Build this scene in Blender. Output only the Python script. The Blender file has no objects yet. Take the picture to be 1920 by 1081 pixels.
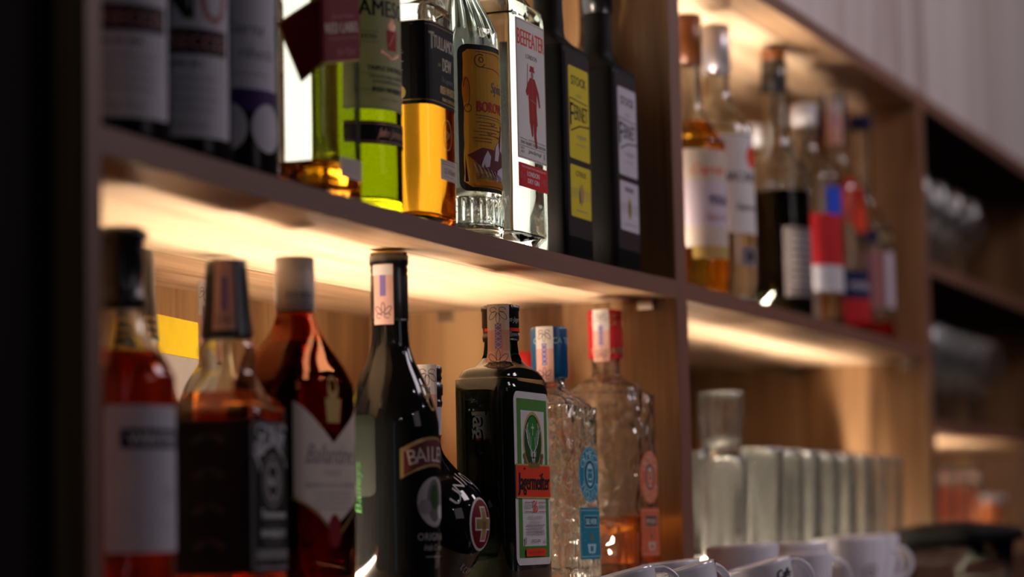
import bpy, math, random
from mathutils import Vector, Matrix
R = random.Random(7)
SC = bpy.context.scene
C = SC.collection
Z0 = 1.25                      # height of the eye above the floor
# ------------------------------------------------------------------ camera
yaw, pitch, roll = 0.39825476, 0.10183016, -0.02198057
fh = Vector((math.cos(yaw), math.sin(yaw), 0)); rt = Vector((math.sin(yaw), -math.cos(yaw), 0)); up = Vector((0, 0, 1))
fw = fh * math.cos(pitch) + up * math.sin(pitch); uu = up * math.cos(pitch) - fh * math.sin(pitch)
r2 = rt * math.cos(roll) + uu * math.sin(roll); u2 = uu * math.cos(roll) - rt * math.sin(roll)
cd = bpy.data.cameras.new('camera'); cam = bpy.data.objects.new('camera', cd); C.objects.link(cam)
cam.matrix_world = Matrix(((r2.x, u2.x, -fw.x, 0), (r2.y, u2.y, -fw.y, 0), (r2.z, u2.z, -fw.z, Z0), (0, 0, 0, 1)))
cd.sensor_width = 36; cd.lens = 85; cd.clip_start = .05
cd.dof.use_dof = True; cd.dof.focus_distance = 2.10; cd.dof.aperture_fstop = 3.0
SC.camera = cam
# ------------------------------------------------------------------ world and room light
SC.view_settings.view_transform = 'Standard'; SC.view_settings.look = 'None'
SC.view_settings.gamma = 1; SC.view_settings.use_curve_mapping = False; SC.view_settings.exposure = 0.0
w = bpy.data.worlds.new('world'); SC.world = w; w.use_nodes = True
w.node_tree.nodes['Background'].inputs[0].default_value = (.75, .55, .62, 1)
w.node_tree.nodes['Background'].inputs[1].default_value = .012
cy = SC.cycles
cy.max_bounces = 20; cy.transmission_bounces = 18; cy.glossy_bounces = 6; cy.diffuse_bounces = 4; cy.transparent_max_bounces = 12
cy.sample_clamp_indirect = 6; cy.sample_clamp_direct = 0; cy.blur_glossy = .3
cy.caustics_reflective = True; cy.caustics_refractive = True
cy.use_denoising = True

def area(name, loc, target, size, power, col, size_y=None):
    l = bpy.data.lights.new(name, 'AREA'); l.energy = power; l.color = col; l.size = size
    if size_y: l.shape = 'RECTANGLE'; l.size_y = size_y
    o = bpy.data.objects.new(name, l); C.objects.link(o); o.location = loc
    o.rotation_euler = (Vector(target) - Vector(loc)).to_track_quat('-Z', 'Y').to_euler(); return o
area('room_pendant', (2.85, -.45, Z0 + 1.30), (2.6, .8, Z0 + .2), .5, 8.0, (1, .86, .93))
area('fascia_fill', (4.3, -.5, Z0 + 1.3), (3.6, .8, Z0 + .9), .4, 4.5, (1, .88, .92))  # added fill that brightens the grey planks above the shelves
area('room_window', (1.9, -2.0, Z0 + .9), (1.9, .8, Z0 + .2), .9, 2.2, (1, .85, .95))
area('blue_tube', (.45, .05, Z0 - .1), (1.9, .85, Z0 - .1), .012, .14, (.25, .7, 1), 1.0)
def bulb(loc, power, col, r=.013):
    l = bpy.data.lights.new('ceiling_spot', 'POINT'); l.energy = power; l.color = col; l.shadow_soft_size = r
    o = bpy.data.objects.new('ceiling_spot', l); C.objects.link(o); o.location = loc
for p in ((.1, -.9, 2.25), (.25, -1.0, 2.27), (1.5, -1.4, 2.35), (3.2, -1.2, 2.4), (2.2, -.7, 2.45)):
    bulb(p, 1.1, (1, .95, 1))

# ------------------------------------------------------------------ materials
MATS = {}
def new(name):
    m = bpy.data.materials.new(name); m.use_nodes = True; nt = m.node_tree
    for n in list(nt.nodes): nt.nodes.remove(n)
    out = nt.nodes.new('ShaderNodeOutputMaterial'); MATS[name] = m
    return m, nt, out
def N(nt, t, **kw):
    n = nt.nodes.new('ShaderNode' + t)
    for k, v in kw.items():
        if isinstance(k, str) and k.startswith('i_'): n.inputs[k[2:].replace('_', ' ')].default_value = v
        else: setattr(n, k, v)
    return n
def pbr(name, col, rough=.5, metal=0, spec=None, coat=0, transl=0, mottled=.06):
    m, nt, out = new(name); p = N(nt, 'BsdfPrincipled')
    if spec is None: spec = .5 if (metal or coat or rough < .34) else .12
    if spec == .12 and not coat: rough = max(rough, .6)
    p.inputs['Roughness'].default_value = rough; p.inputs['Metallic'].default_value = metal
    p.inputs['Specular IOR Level'].default_value = spec; p.inputs['Coat Weight'].default_value = coat
    p.inputs['Coat Roughness'].default_value = .05
    tc = N(nt, 'TexCoord'); no = N(nt, 'TexNoise'); no.inputs['Scale'].default_value = 60; no.inputs['Detail'].default_value = 3
    mx = N(nt, 'MixRGB'); mx.inputs[1].default_value = (*col, 1); mx.inputs[2].default_value = (*[c * (1 - mottled * 3) for c in col], 1)
    nt.links.new(tc.outputs['Object'], no.inputs['Vector']); nt.links.new(no.outputs['Fac'], mx.inputs[0])
    nt.links.new(mx.outputs[0], p.inputs['Base Color'])
    sh = p.outputs[0]
    if transl:
        t = N(nt, 'BsdfTranslucent'); nt.links.new(mx.outputs[0], t.inputs[0])
        ms = N(nt, 'MixShader'); ms.inputs[0].default_value = transl
        nt.links.new(sh, ms.inputs[1]); nt.links.new(t.outputs[0], ms.inputs[2]); sh = ms.outputs[0]
    nt.links.new(sh, out.inputs[0]); return m
def glass(name, col, ior=1.48, rough=0, bump=0, scale=60, dist=.002):
    m, nt, out = new(name); g = N(nt, 'BsdfGlass'); g.inputs['Color'].default_value = (*col, 1)
    g.inputs['IOR'].default_value = ior; g.inputs['Roughness'].default_value = rough
    if bump:
        tc = N(nt, 'TexCoord'); v = N(nt, 'TexVoronoi'); v.inputs['Scale'].default_value = scale
        b = N(nt, 'Bump'); b.inputs['Strength'].default_value = bump; b.inputs['Distance'].default_value = dist
        nt.links.new(tc.outputs['Object'], v.inputs['Vector']); nt.links.new(v.outputs['Distance'], b.inputs['Height'])
        nt.links.new(b.outputs[0], g.inputs['Normal'])
    nt.links.new(g.outputs[0], out.inputs[0]); return m
def hazy(name, col, haze):
    m, nt, out = new(name); g = N(nt, 'BsdfGlass'); g.inputs['Color'].default_value = (.98, .985, .975, 1); g.inputs['IOR'].default_value = 1.48; g.inputs['Roughness'].default_value = .015
    d = N(nt, 'BsdfDiffuse'); d.inputs[0].default_value = (*col, 1); t = N(nt, 'BsdfTranslucent'); t.inputs[0].default_value = (*col, 1)
    m1 = N(nt, 'MixShader'); nt.links.new(d.outputs[0], m1.inputs[1]); nt.links.new(t.outputs[0], m1.inputs[2])
    tc = N(nt, 'TexCoord'); no = N(nt, 'TexNoise'); no.inputs['Scale'].default_value = 40; nt.links.new(tc.outputs['Object'], no.inputs['Vector'])
    ma = N(nt, 'Math', operation='MULTIPLY'); nt.links.new(no.outputs['Fac'], ma.inputs[0]); ma.inputs[1].default_value = haze * 2
    m2 = N(nt, 'MixShader'); nt.links.new(ma.outputs[0], m2.inputs[0]); nt.links.new(g.outputs[0], m2.inputs[1]); nt.links.new(m1.outputs[0], m2.inputs[2])
    nt.links.new(m2.outputs[0], out.inputs[0]); return m
def relief(name, haze, scale, dist):
    m = hazy(name, (.9, .86, .78), haze); nt = m.node_tree; tc = N(nt, 'TexCoord'); v = N(nt, 'TexVoronoi'); v.inputs['Scale'].default_value = scale
    b = N(nt, 'Bump'); b.inputs['Strength'].default_value = .6; b.inputs['Distance'].default_value = dist
    nt.links.new(tc.outputs['Object'], v.inputs['Vector']); nt.links.new(v.outputs['Distance'], b.inputs['Height'])
    for n in nt.nodes:
        if n.type == 'BSDF_GLASS': n.inputs['Roughness'].default_value = .008
        if n.type in ('BSDF_GLASS', 'BSDF_DIFFUSE'): nt.links.new(b.outputs[0], n.inputs['Normal'])
    return m
def emit(name, col, s):
    m, nt, out = new(name); e = N(nt, 'Emission'); e.inputs[0].default_value = (*col, 1); e.inputs[1].default_value = s
    nt.links.new(e.outputs[0], out.inputs[0]); return m
def wood(name, cols, along, across, plank, rough=.42, seed=0, gs=1.0, seam=.5):
    """cols dark..light, along = grain axis, across = axis in which planks follow one another"""
    m, nt, out = new(name); p = N(nt, 'BsdfPrincipled'); p.inputs['Roughness'].default_value = rough
    tc = N(nt, 'TexCoord'); sx = N(nt, 'SeparateXYZ'); nt.links.new(tc.outputs['Object'], sx.inputs[0])
    d = N(nt, 'Math', operation='DIVIDE'); nt.links.new(sx.outputs[across], d.inputs[0]); d.inputs[1].default_value = plank
    ad = N(nt, 'Math', operation='ADD'); nt.links.new(d.outputs[0], ad.inputs[0]); ad.inputs[1].default_value = seed * .37
    fl = N(nt, 'Math', operation='FLOOR'); nt.links.new(ad.outputs[0], fl.inputs[0])
    fr = N(nt, 'Math', operation='FRACT'); nt.links.new(ad.outputs[0], fr.inputs[0])
    wn = N(nt, 'TexWhiteNoise', noise_dimensions='1D'); nt.links.new(fl.outputs[0], wn.inputs['W'])
    sc = [22 * gs, 22 * gs, 22 * gs]; sc[along] = 1.6 * gs
    mp = N(nt, 'Mapping'); mp.inputs['Scale'].default_value = sc
    nt.links.new(tc.outputs['Object'], mp.inputs[0])
    va = N(nt, 'VectorMath', operation='ADD'); nt.links.new(mp.outputs[0], va.inputs[0])
    vm = N(nt, 'VectorMath', operation='SCALE'); vm.inputs[3].default_value = 9
    nt.links.new(wn.outputs['Color'], vm.inputs[0]); nt.links.new(vm.outputs[0], va.inputs[1])
    no = N(nt, 'TexNoise'); no.inputs['Scale'].default_value = 1; no.inputs['Detail'].default_value = 6; no.inputs['Roughness'].default_value = .65
    no.inputs['Distortion'].default_value = .6
    nt.links.new(va.outputs[0], no.inputs['Vector'])
    sc2 = [160 * gs] * 3; sc2[along] = 5 * gs
    mp2 = N(nt, 'Mapping'); mp2.inputs['Scale'].default_value = sc2; nt.links.new(tc.outputs['Object'], mp2.inputs[0])
    n2 = N(nt, 'TexNoise'); n2.inputs['Scale'].default_value = 1; n2.inputs['Detail'].default_value = 3; nt.links.new(mp2.outputs[0], n2.inputs['Vector'])
    a1 = N(nt, 'Math', operation='MULTIPLY_ADD'); nt.links.new(wn.outputs['Value'], a1.inputs[0]); a1.inputs[1].default_value = .44; a1.inputs[2].default_value = -.22
    a2 = N(nt, 'Math', operation='MULTIPLY_ADD'); nt.links.new(n2.outputs['Fac'], a2.inputs[0]); a2.inputs[1].default_value = .3; nt.links.new(no.outputs['Fac'], a2.inputs[2])
    a3 = N(nt, 'Math', operation='ADD'); nt.links.new(a1.outputs[0], a3.inputs[0]); nt.links.new(a2.outputs[0], a3.inputs[1])
    cr = N(nt, 'ValToRGB'); e = cr.color_ramp.elements
    e[0].position = .34; e[0].color = (*cols[0], 1); e[1].position = .86; e[1].color = (*cols[-1], 1)
    for i, c in enumerate(cols[1:-1]):
        k = e.new(.34 + .52 * (i + 1) / (len(cols) - 1)); k.color = (*c, 1)
    nt.links.new(a3.outputs[0], cr.inputs[0])
    lt = N(nt, 'Math', operation='LESS_THAN'); nt.links.new(fr.outputs[0], lt.inputs[0]); lt.inputs[1].default_value = .0018 / plank
    sm = N(nt, 'Math', operation='MULTIPLY'); nt.links.new(lt.outputs[0], sm.inputs[0]); sm.inputs[1].default_value = seam
    mx = N(nt, 'MixRGB'); nt.links.new(sm.outputs[0], mx.inputs[0]); nt.links.new(cr.outputs[0], mx.inputs[1]); mx.inputs[2].default_value = (.02, .01, .006, 1)
    nt.links.new(mx.outputs[0], p.inputs['Base Color']); nt.links.new(p.outputs[0], out.inputs[0]); return m

OAK = [(.09, .038, .014), (.21, .10, .038), (.34, .18, .075), (.46, .27, .125)]
wood('oak_board', [(.20, .105, .055), (.42, .25, .14), (.60, .41, .26), (.70, .52, .36)], 0, 1, .17, .38, 2, .8, .8)
wood('oak_back', OAK, 2, 0, .13, .5, 3, 1)
wood('oak_side', OAK, 2, 1, .115, .5, 5, 1)
wood('edge_band', [(.13, .052, .030), (.18, .073, .043), (.225, .096, .058)], 0, 2, 5, .55, 1, 1, 0)
wood('edge_band_upright', [(.13, .052, .030), (.18, .073, .043), (.225, .096, .058)], 2, 0, 5, .55, 1, 1, 0)
wood('grey_planks', [(.24, .16, .12), (.52, .43, .40), (.62, .54, .52), (.68, .60, .58)], 2, 0, .31, .7, 4, .35, .3)
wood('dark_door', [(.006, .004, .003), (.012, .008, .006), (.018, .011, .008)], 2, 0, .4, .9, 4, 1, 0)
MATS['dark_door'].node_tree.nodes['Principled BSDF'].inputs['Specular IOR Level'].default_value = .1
pbr('floor_tile', (.12, .09, .08), .5); pbr('plaster', (.35, .3, .28), .9)
pbr('paper', (.80, .76, .76), .6, transl=.15); pbr('paper_dim', (.50, .47, .50), .6); pbr('paper_grey', (.62, .58, .66), .55)
pbr('cream', (.72, .64, .48), .6, transl=.25); pbr('cream_thin', (.70, .66, .42), .6, transl=.45)
pbr('beige', (.62, .52, .44), .6); pbr('pale_silver', (.62, .60, .62), .4)
pbr('ink', (.015, .013, .013), .5); pbr('ink_soft', (.13, .11, .11), .6); pbr('ink_faint', (.36, .32, .31), .6); pbr('grey_print', (.22, .2, .21), .5)
pbr('red_ink', (.42, .02, .02), .5); pbr('red_bright', (.75, .055, .02), .45); pbr('wine_red', (.20, .004, .012), .4, transl=.1)
pbr('red_label', (.62, .03, .035), .45, transl=.2)
pbr('rose', (.40, .17, .17), .5); pbr('copper', (.75, .36, .22), .3, .6); pbr('gold', (.62, .42, .16), .32, .7); pbr('gold_flat', (.50, .33, .10), .5)
pbr('black_label', (.012, .011, .012), .45); pbr('black_cap', (.012, .011, .012), .28, coat=.4); pbr('dark_foil', (.02, .016, .018), .35, .3)
pbr('navy', (.012, .018, .07), .4); pbr('blue_cap', (.01, .10, .26), .3, .2, coat=.3); pbr('teal', (.02, .24, .36), .45); pbr('teal_dark', (.01, .12, .22), .45)
pbr('teal_light', (.50, .70, .72), .45); pbr('bright_blue', (.03, .10, .75), .4, transl=.2)
pbr('back_green', (.007, .009, .006), .6); pbr('purple_band', (.05, .01, .12), .4); pbr('cream_cap', (.88, .76, .64), .4); pbr('silver_cap', (.65, .62, .66), .35, .5); pbr('brown_cap', (.22, .07, .015), .35, .2)
pbr('yellow_label', (.78, .62, .03), .5); pbr('orange_label', (.85, .42, .04), .5, transl=.35); pbr('orange_deep', (.62, .22, .015), .5, transl=.3); pbr('orange_red', (.72, .16, .07), .5, transl=.1)
pbr('maroon', (.13, .025, .03), .5); pbr('lilac', (.62, .52, .60), .5); pbr('green_band', (.08, .24, .04), .5); pbr('deep_green', (.02, .07, .015), .5); pbr('mid_green', (.03, .20, .03), .5)
pbr('strip_pink', (.80, .46, .38), .5, transl=.1); pbr('strip_white', (.82, .74, .68), .5, transl=.1); pbr('strip_purple', (.20, .14, .38), .5); pbr('strip_ink', (.13, .08, .10), .5)
pbr('china', (.88, .86, .93), .12, coat=.5, mottled=.02); pbr('chrome', (.6, .6, .62), .15, 1); pbr('lid_black', (.012, .012, .013), .35)
pbr('dark_wine', (.008, .005, .006), .16, spec=.2, mottled=0); pbr('black_glass', (.005, .005, .005), .06, spec=.32, mottled=0); pbr('brown_glass', (.03, .012, .006), .05, coat=.6, mottled=0)
pbr('green_black', (.005, .007, .004), .06, spec=.25, mottled=0); pbr('matte_black', (.006, .005, .005), .6)
pbr('fernet_brown', (.035, .02, .02), .4)
pbr('white_plastic', (.8, .8, .8), .4); pbr('yellow_card', (.8, .55, .02), .5); pbr('orange_plastic', (.75, .24, .08), .5)
glass('clear_glass', (.97, .985, .97)); glass('green_glass', (.66, .76, .16)); glass('amber_glass', (.66, .30, .12)); 
glass('green_neck', (.12, .42, .06));  glass('bottle_green', (.05, .16, .05))
glass('whisky', (1.0, .62, .14), 1.36); glass('whisky_deep', (.85, .42, .12), 1.36); glass('whisky_pale', (1, .82, .45), 1.36); glass('scotch_red', (.78, .34, .11), 1.36)
glass('aperitif', (.80, .27, .08), 1.36); glass('dark_liquid', (.10, .11, .04), 1.36); glass('rum', (1, .68, .16), 1.36); glass('clear_spirit', (.98, .99, .985), 1.36); glass('red_spirit', (1, .10, .05), 1.36); glass('golden', (1, .62, .20), 1.36)
glass('green_whisky', (.92, .80, .24), 1.36)
relief('relief_glass', .012, 75, .003); relief('relief_fine', .03, 95, .0035)
hazy('tumbler_glass', (.95, .94, .90), .035); hazy('stem_glass', (.8, .8, .8), .03)
emit('led', (1, .83, .64), 360.0); emit('led_glass', (1, .84, .66), 310.0); emit('led_top', (1, .86, .70), 480.0); emit('led_soft', (1, .83, .64), 300.0); emit('backlight_glow', (1, .93, .80), 1.8)

# ------------------------------------------------------------------ objects
def thing(name, label, cat, loc, rotz=0, group=None):
    o = bpy.data.objects.new(name, None); C.objects.link(o); o.empty_display_size = .02
    o.location = loc; o.rotation_euler = (0, 0, rotz); o['label'] = label; o['category'] = cat
    if group: o['group'] = group
    return o
def mesh(name, vs, fs, mats, parent=None, mi=None, smooth=True, off=(0, 0, 0)):
    me = bpy.data.meshes.new(name); me.from_pydata([tuple(Vector(v) - Vector(off)) for v in vs], [], fs)
    for m in (mats if isinstance(mats, (list, tuple)) else [mats]): me.materials.append(MATS[m])
    if mi:
        me.polygons.foreach_set('material_index', mi)
    me.polygons.foreach_set('use_smooth', [smooth] * len(me.polygons)); me.update()
    o = bpy.data.objects.new(name, me); C.objects.link(o)
    if parent: o.parent = parent
    return o
def boxvf(x0, x1, y0, y1, z0, z1):
    v = [(x0, y0, z0), (x1, y0, z0), (x1, y1, z0), (x0, y1, z0), (x0, y0, z1), (x1, y0, z1), (x1, y1, z1), (x0, y1, z1)]
    return v, [(0, 3, 2, 1), (4, 5, 6, 7), (0, 1, 5, 4), (1, 2, 6, 5), (2, 3, 7, 6), (3, 0, 4, 7)]
def box(name, b, mat, parent=None, off=(0, 0, 0), bevel=0):
    v, f = boxvf(*b); o = mesh(name, v, f, mat, parent, smooth=False, off=off)
    if bevel:
        m = o.modifiers.new('bevel', 'BEVEL'); m.width = bevel; m.segments = 2
    return o
def structure(o): o['kind'] = 'structure'; return o

# --- shaped bodies: profile = list of (z, hx, hy, n)   n = superellipse exponent, 2 = round
def resample(prof, k=4):
    out = []
    n = len(prof)
    for i in range(n - 1):
        p0, p1, p2, p3 = prof[max(i - 1, 0)], prof[i], prof[i + 1], prof[min(i + 2, n - 1)]
        sharp1 = len(p1) > 4; sharp2 = len(p2) > 4
        for j in range(k):
            t = j / k; r = []
            for c in range(4):
                m1 = 0 if sharp1 else (p2[c] - p0[c]) / 2
                m2 = 0 if sharp2 else (p3[c] - p1[c]) / 2
                if sharp1 or sharp2: a = p1[c] + (p2[c] - p1[c]) * t
                else:
                    t2, t3 = t * t, t * t * t
                    a = (2 * t3 - 3 * t2 + 1) * p1[c] + (t3 - 2 * t2 + t) * m1 + (-2 * t3 + 3 * t2) * p2[c] + (t3 - t2) * m2
                    lo, hi = min(p1[c], p2[c]), max(p1[c], p2[c]); a = max(lo, min(hi, a))
                r.append(a)
            out.append(tuple(r))
    out.append(tuple(prof[-1][:4])); return out
def at(prof, z):
    if z <= prof[0][0]: return prof[0][1:4]
    for a, b in zip(prof, prof[1:]):
        if z <= b[0]:
            t = (z - a[0]) / max(b[0] - a[0], 1e-9); return tuple(a[i] + (b[i] - a[i]) * t for i in (1, 2, 3))
    return prof[-1][1:4]
def ring(z, hx, hy, n, K, wob=None):
    r = []
    for i in range(K):
        a = 2 * math.pi * i / K; s, c = math.sin(a), math.cos(a); e = 2 / n; m = 1 + (wob(a, z) if wob else 0)
        r.append((m * hx * math.copysign(abs(s) ** e, s), -m * hy * math.copysign(abs(c) ** e, c), z))
    return r
def loft(rings, closed_ends=True):
    vs, fs = [], []; K = len(rings[0])
    for r in rings: vs += r
    for i in range(len(rings) - 1):
        for j in range(K):
            a = i * K + j; b = i * K + (j + 1) % K; fs.append((a, b, b + K, a + K))
    if closed_ends:
        c0 = len(vs); z = rings[0][0][2]; vs.append((0, 0, z)); fs += [(c0, (j + 1) % K, j) for j in range(K)]
        c1 = len(vs); z = rings[-1][0][2]; vs.append((0, 0, z)); b = (len(rings) - 1) * K; fs += [(c1, b + j, b + (j + 1) % K) for j in range(K)]
    return vs, fs
def solid(name, prof, mat, parent, K=56, wob=None, k=4, mats=None):
    p = resample(prof, k); vs, fs = loft([ring(*q, K, wob) for q in p]); return mesh(name, vs, fs, mat, parent)
def shell(name, prof, t, base, mat, parent, K=56, wob=None, k=4, open_top=True):
    p = resample(prof, k); outer = [ring(*q, K, wob) for q in p]
    inner = []
    h = at(p, base)
    for s in (.2, .6, .9): inner.append(ring(base + .0015 * (1 - s), (h[0] - t) * s, (h[1] - t) * s, h[2], K))
    inner.append(ring(base + .001, h[0] - t, h[1] - t, h[2], K))
    for q in p:
        if q[0] > base + .003: inner.append(ring(q[0], max(q[1] - t, .002), max(q[2] - t, .002), q[3], K))
    inner.reverse()
    lip = [ring(q[0] + t * .3, q[1] - t / 2, q[2] - t / 2, q[3], K) for q in p[-1:]]
    vs, fs = loft(outer + lip + inner); return mesh(name, vs, fs, mat, parent)
def liquid(prof, t, base, level, mat, parent, K=56, k=4):
    p = resample(prof, k); e = .0003; rs = []; h = at(p, base)
    for s in (.3, .8): rs.append(ring(base - e, (h[0] - t) * s, (h[1] - t) * s, h[2], K))
    zs = [base] + [q[0] for q in p if base + .004 < q[0] < level - .002] + [level]
    for z in zs: h = at(p, z); rs.append(ring(z, h[0] - t + e, h[1] - t + e, h[2], K))
    vs, fs = loft(rs); return mesh('liquid', vs, fs, mat, parent)
def lathe(name, prof, mat, parent, K=40, ribs=0, amp=0, zr=None, k=1):
    """prof: list (z, r)"""
    def wob(a, z):
        return amp * (1 if math.sin(a * ribs) > 0 else -1) if ribs and (zr is None or zr[0] <= z <= zr[1]) else 0
    return solid(name, [(z, r, r, 2, 1) for z, r in prof], mat, parent, K if not ribs else max(K, ribs * 4), wob, k)

# --- label canvases
def S_round(prof, v0, phi=0):
    r0 = at(prof, v0)[0]
    def S(u, v, h):
        r = at(prof, v)[0] + h; a = phi + u / r0; return (r * math.sin(a), -r * math.cos(a), v)
    S.wrap = True; return S
def S_front(prof):
    def S(u, v, h):
        hx, hy, n = at(prof, v); q = min(abs(u / hx), .995); return (u, -(hy * (1 - q ** n) ** (1 / n) + h), v)
    S.wrap = True; return S
def S_left(prof):
    def S(u, v, h):
        hx, hy, n = at(prof, v); q = min(abs(u / hy), .995); return (-(hx * (1 - q ** n) ** (1 / n) + h), -u, v)
    S.wrap = True; return S
TXT = {}
def glyphs(s):
    if s in TXT: return TXT[s]
    cu = bpy.data.curves.new('t', 'FONT'); cu.body = s; cu.resolution_u = 2; cu.align_x = 'LEFT'
    o = bpy.data.objects.new('t', cu); C.objects.link(o)
    me = o.to_mesh(); vs = [(v.co.x, v.co.y) for v in me.vertices]; fs = [tuple(p.vertices) for p in me.polygons]
    o.to_mesh_clear(); bpy.data.objects.remove(o); bpy.data.curves.remove(cu)
    TXT[s] = (vs, fs); return TXT[s]
def clip(poly, ax, val, keep_gt):
    out = []
    for i in range(len(poly)):
        a, b = poly[i], poly[(i + 1) % len(poly)]
        ia = (a[ax] >= val) == keep_gt; ib = (b[ax] >= val) == keep_gt
        if ia: out.append(a)
        if ia != ib:
            t = (val - a[ax]) / (b[ax] - a[ax]); out.append((a[0] + (b[0] - a[0]) * t, a[1] + (b[1] - a[1]) * t))
    return out
class Canvas:
    def __init__(s, S, du=.004, dv=None, h=.0004): s.S = S; s.du = du; s.dv = dv; s.h = h; s.P = []
    def poly(s, pts, mat, dh=.00002):
        s.h += dh; s.P.append((pts, mat, s.h))
    def rect(s, u0, u1, v0, v1, mat): s.poly([(u0, v0), (u1, v0), (u1, v1), (u0, v1)], mat)
    def rrect(s, u0, u1, v0, v1, r, mat):
        p = []
        for cx, cyy, a0 in ((u1 - r, v0 + r, -90), (u1 - r, v1 - r, 0), (u0 + r, v1 - r, 90), (u0 + r, v0 + r, 180)):
            for k in range(6): a = math.radians(a0 + 18 * k); p.append((cx + r * math.cos(a), cyy + r * math.sin(a)))
        s.poly(p, mat)
    def ell(s, cu, cv, ru, rv, mat, n=28): s.poly([(cu + ru * math.cos(2 * math.pi * i / n), cv + rv * math.sin(2 * math.pi * i / n)) for i in range(n)], mat)
    def line(s, pts, w, mat, close=False):
        s.h += .000015; q = list(pts) + ([pts[0]] if close else [])
        for a, b in zip(q, q[1:]):
            dx, dy = b[0] - a[0], b[1] - a[1]; L = math.hypot(dx, dy) or 1; nx, ny = -dy / L * w / 2, dx / L * w / 2
            ex, ey = dx / L * w * .3, dy / L * w * .3
            s.P.append(([(a[0] + nx - ex, a[1] + ny - ey), (a[0] - nx - ex, a[1] - ny - ey), (b[0] - nx + ex, b[1] - ny + ey), (b[0] + nx + ex, b[1] + ny + ey)], mat, s.h))
    def oval(s, cu, cv, ru, rv, w, mat, a0=0, a1=360, n=20, rot=0):
        r = math.radians(rot); p = []
        for i in range(n + 1):
            a = math.radians(a0 + (a1 - a0) * i / n); x, y = ru * math.cos(a), rv * math.sin(a)
            p.append((cu + x * math.cos(r) - y * math.sin(r), cv + x * math.sin(r) + y * math.cos(r)))
        s.line(p, w, mat)
    def text(s, t, u, v, hgt, mat, width=None, shear=0, rot=0, align='c', bold=0):
        vs, fs = glyphs(t)
        if not vs: return
        x0 = min(a[0] for a in vs); x1 = max(a[0] for a in vs); k = hgt / .72
        sx = k if width is None else width / (x1 - x0); W = (x1 - x0) * sx
        o = {'c': -W / 2, 'l': 0, 'r': -W}[align]; s.h += .00002; r = math.radians(rot)
        for bx in ([0] if not bold else [-bold, bold]):
            q = []
            for a in vs:
                x = (a[0] - x0) * sx + o + bx; y = a[1] * k; x += y * shear
                q.append((u + x * math.cos(r) - y * math.sin(r), v + x * math.sin(r) + y * math.cos(r)))
            for f in fs: s.P.append(([q[i] for i in f], mat, s.h + (.000004 if bx > 0 else 0)))
    def arc(s, t, cu, cv, rad, hgt, mat, a0, a1, inward=False, sxx=1, ev=1):
        """letters along a circle (degrees, clockwise from the top); ev stretches vertically"""
        n = len(t); s.h += .00002
        for i, ch in enumerate(t):
            if ch == ' ': continue
            a = math.radians(a0 + (a1 - a0) * (i + .5) / n); vs, fs = glyphs(ch)
            xm = (min(p[0] for p in vs) + max(p[0] for p in vs)) / 2; k = hgt / .72; q = []
            for p in vs:
                x = (p[0] - xm) * k * sxx; y = p[1] * k
                if inward: y = y - hgt; ang = a; X = -x; Y = -y
                else: ang = a; X = x; Y = y
                rr = rad + Y; q.append((cu + rr * math.sin(ang) + X * math.cos(ang), cv + ev * (rr * math.cos(ang) - X * math.sin(ang))))
            for f in fs: s.P.append(([q[j] for j in f], mat, s.h))
    def lines(s, u0, u1, v0, v1, n, mat, hgt=.0009, words='ABE'):
        for i in range(n):
            v = v1 - (v1 - v0) * (i + .5) / n; u = u0 + R.uniform(0, .08) * (u1 - u0); e = u1 - R.uniform(0, .12) * (u1 - u0)
            while u < e:
                w_ = R.uniform(2, 6) * hgt; w_ = min(w_, e - u)
                s.P.append(([(u, v), (u + w_, v), (u + w_, v + hgt), (u, v + hgt)], mat, s.h + .00001)); u += w_ + hgt * .9
        s.h += .00002
    def build(s, name, parent, label=None, base=None):
        vs, fs, mi, ml = [], [], [], []
        for pts, mat, h in s.P:
            if mat not in ml: ml.append(mat)
            parts = [pts]
            for ax, d in ((0, s.du), (1, s.dv)):
                if not d: continue
                nx = []
                for p in parts:
                    lo = min(a[ax] for a in p); hi = max(a[ax] for a in p); i0 = math.floor(lo / d) + 1; i1 = math.ceil(hi / d)
                    rest = p
                    for i in range(i0, i1):
                        a = clip(rest, ax, i * d, False); rest = clip(rest, ax, i * d, True)
                        if len(a) > 2: nx.append(a)
                        if len(rest) < 3: break
                    if len(rest) > 2: nx.append(rest)
                parts = nx
            for p in parts:
                b = len(vs); vs += [s.S(u, v, h) for u, v in p]; fs.append(tuple(range(b, b + len(p)))); mi.append(ml.index(mat))
        o = mesh(name, vs, fs, ml, parent, mi, smooth=False)
        if label: o['label'] = label
        return o
def fleur(c, u, v, s, mat, flip=1, w=.0005):
    c.oval(u, v + flip * .0035 * s, .0012 * s, .0036 * s, w, mat)
    for d in (-1, 1):
        c.oval(u + d * .0034 * s, v + flip * .0016 * s, .0016 * s, .0034 * s, w, mat, rot=-d * flip * 38)
        c.oval(u + d * .0030 * s, v - flip * .0022 * s, .0021 * s, .0017 * s, w, mat, a0=0, a1=300)
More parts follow.
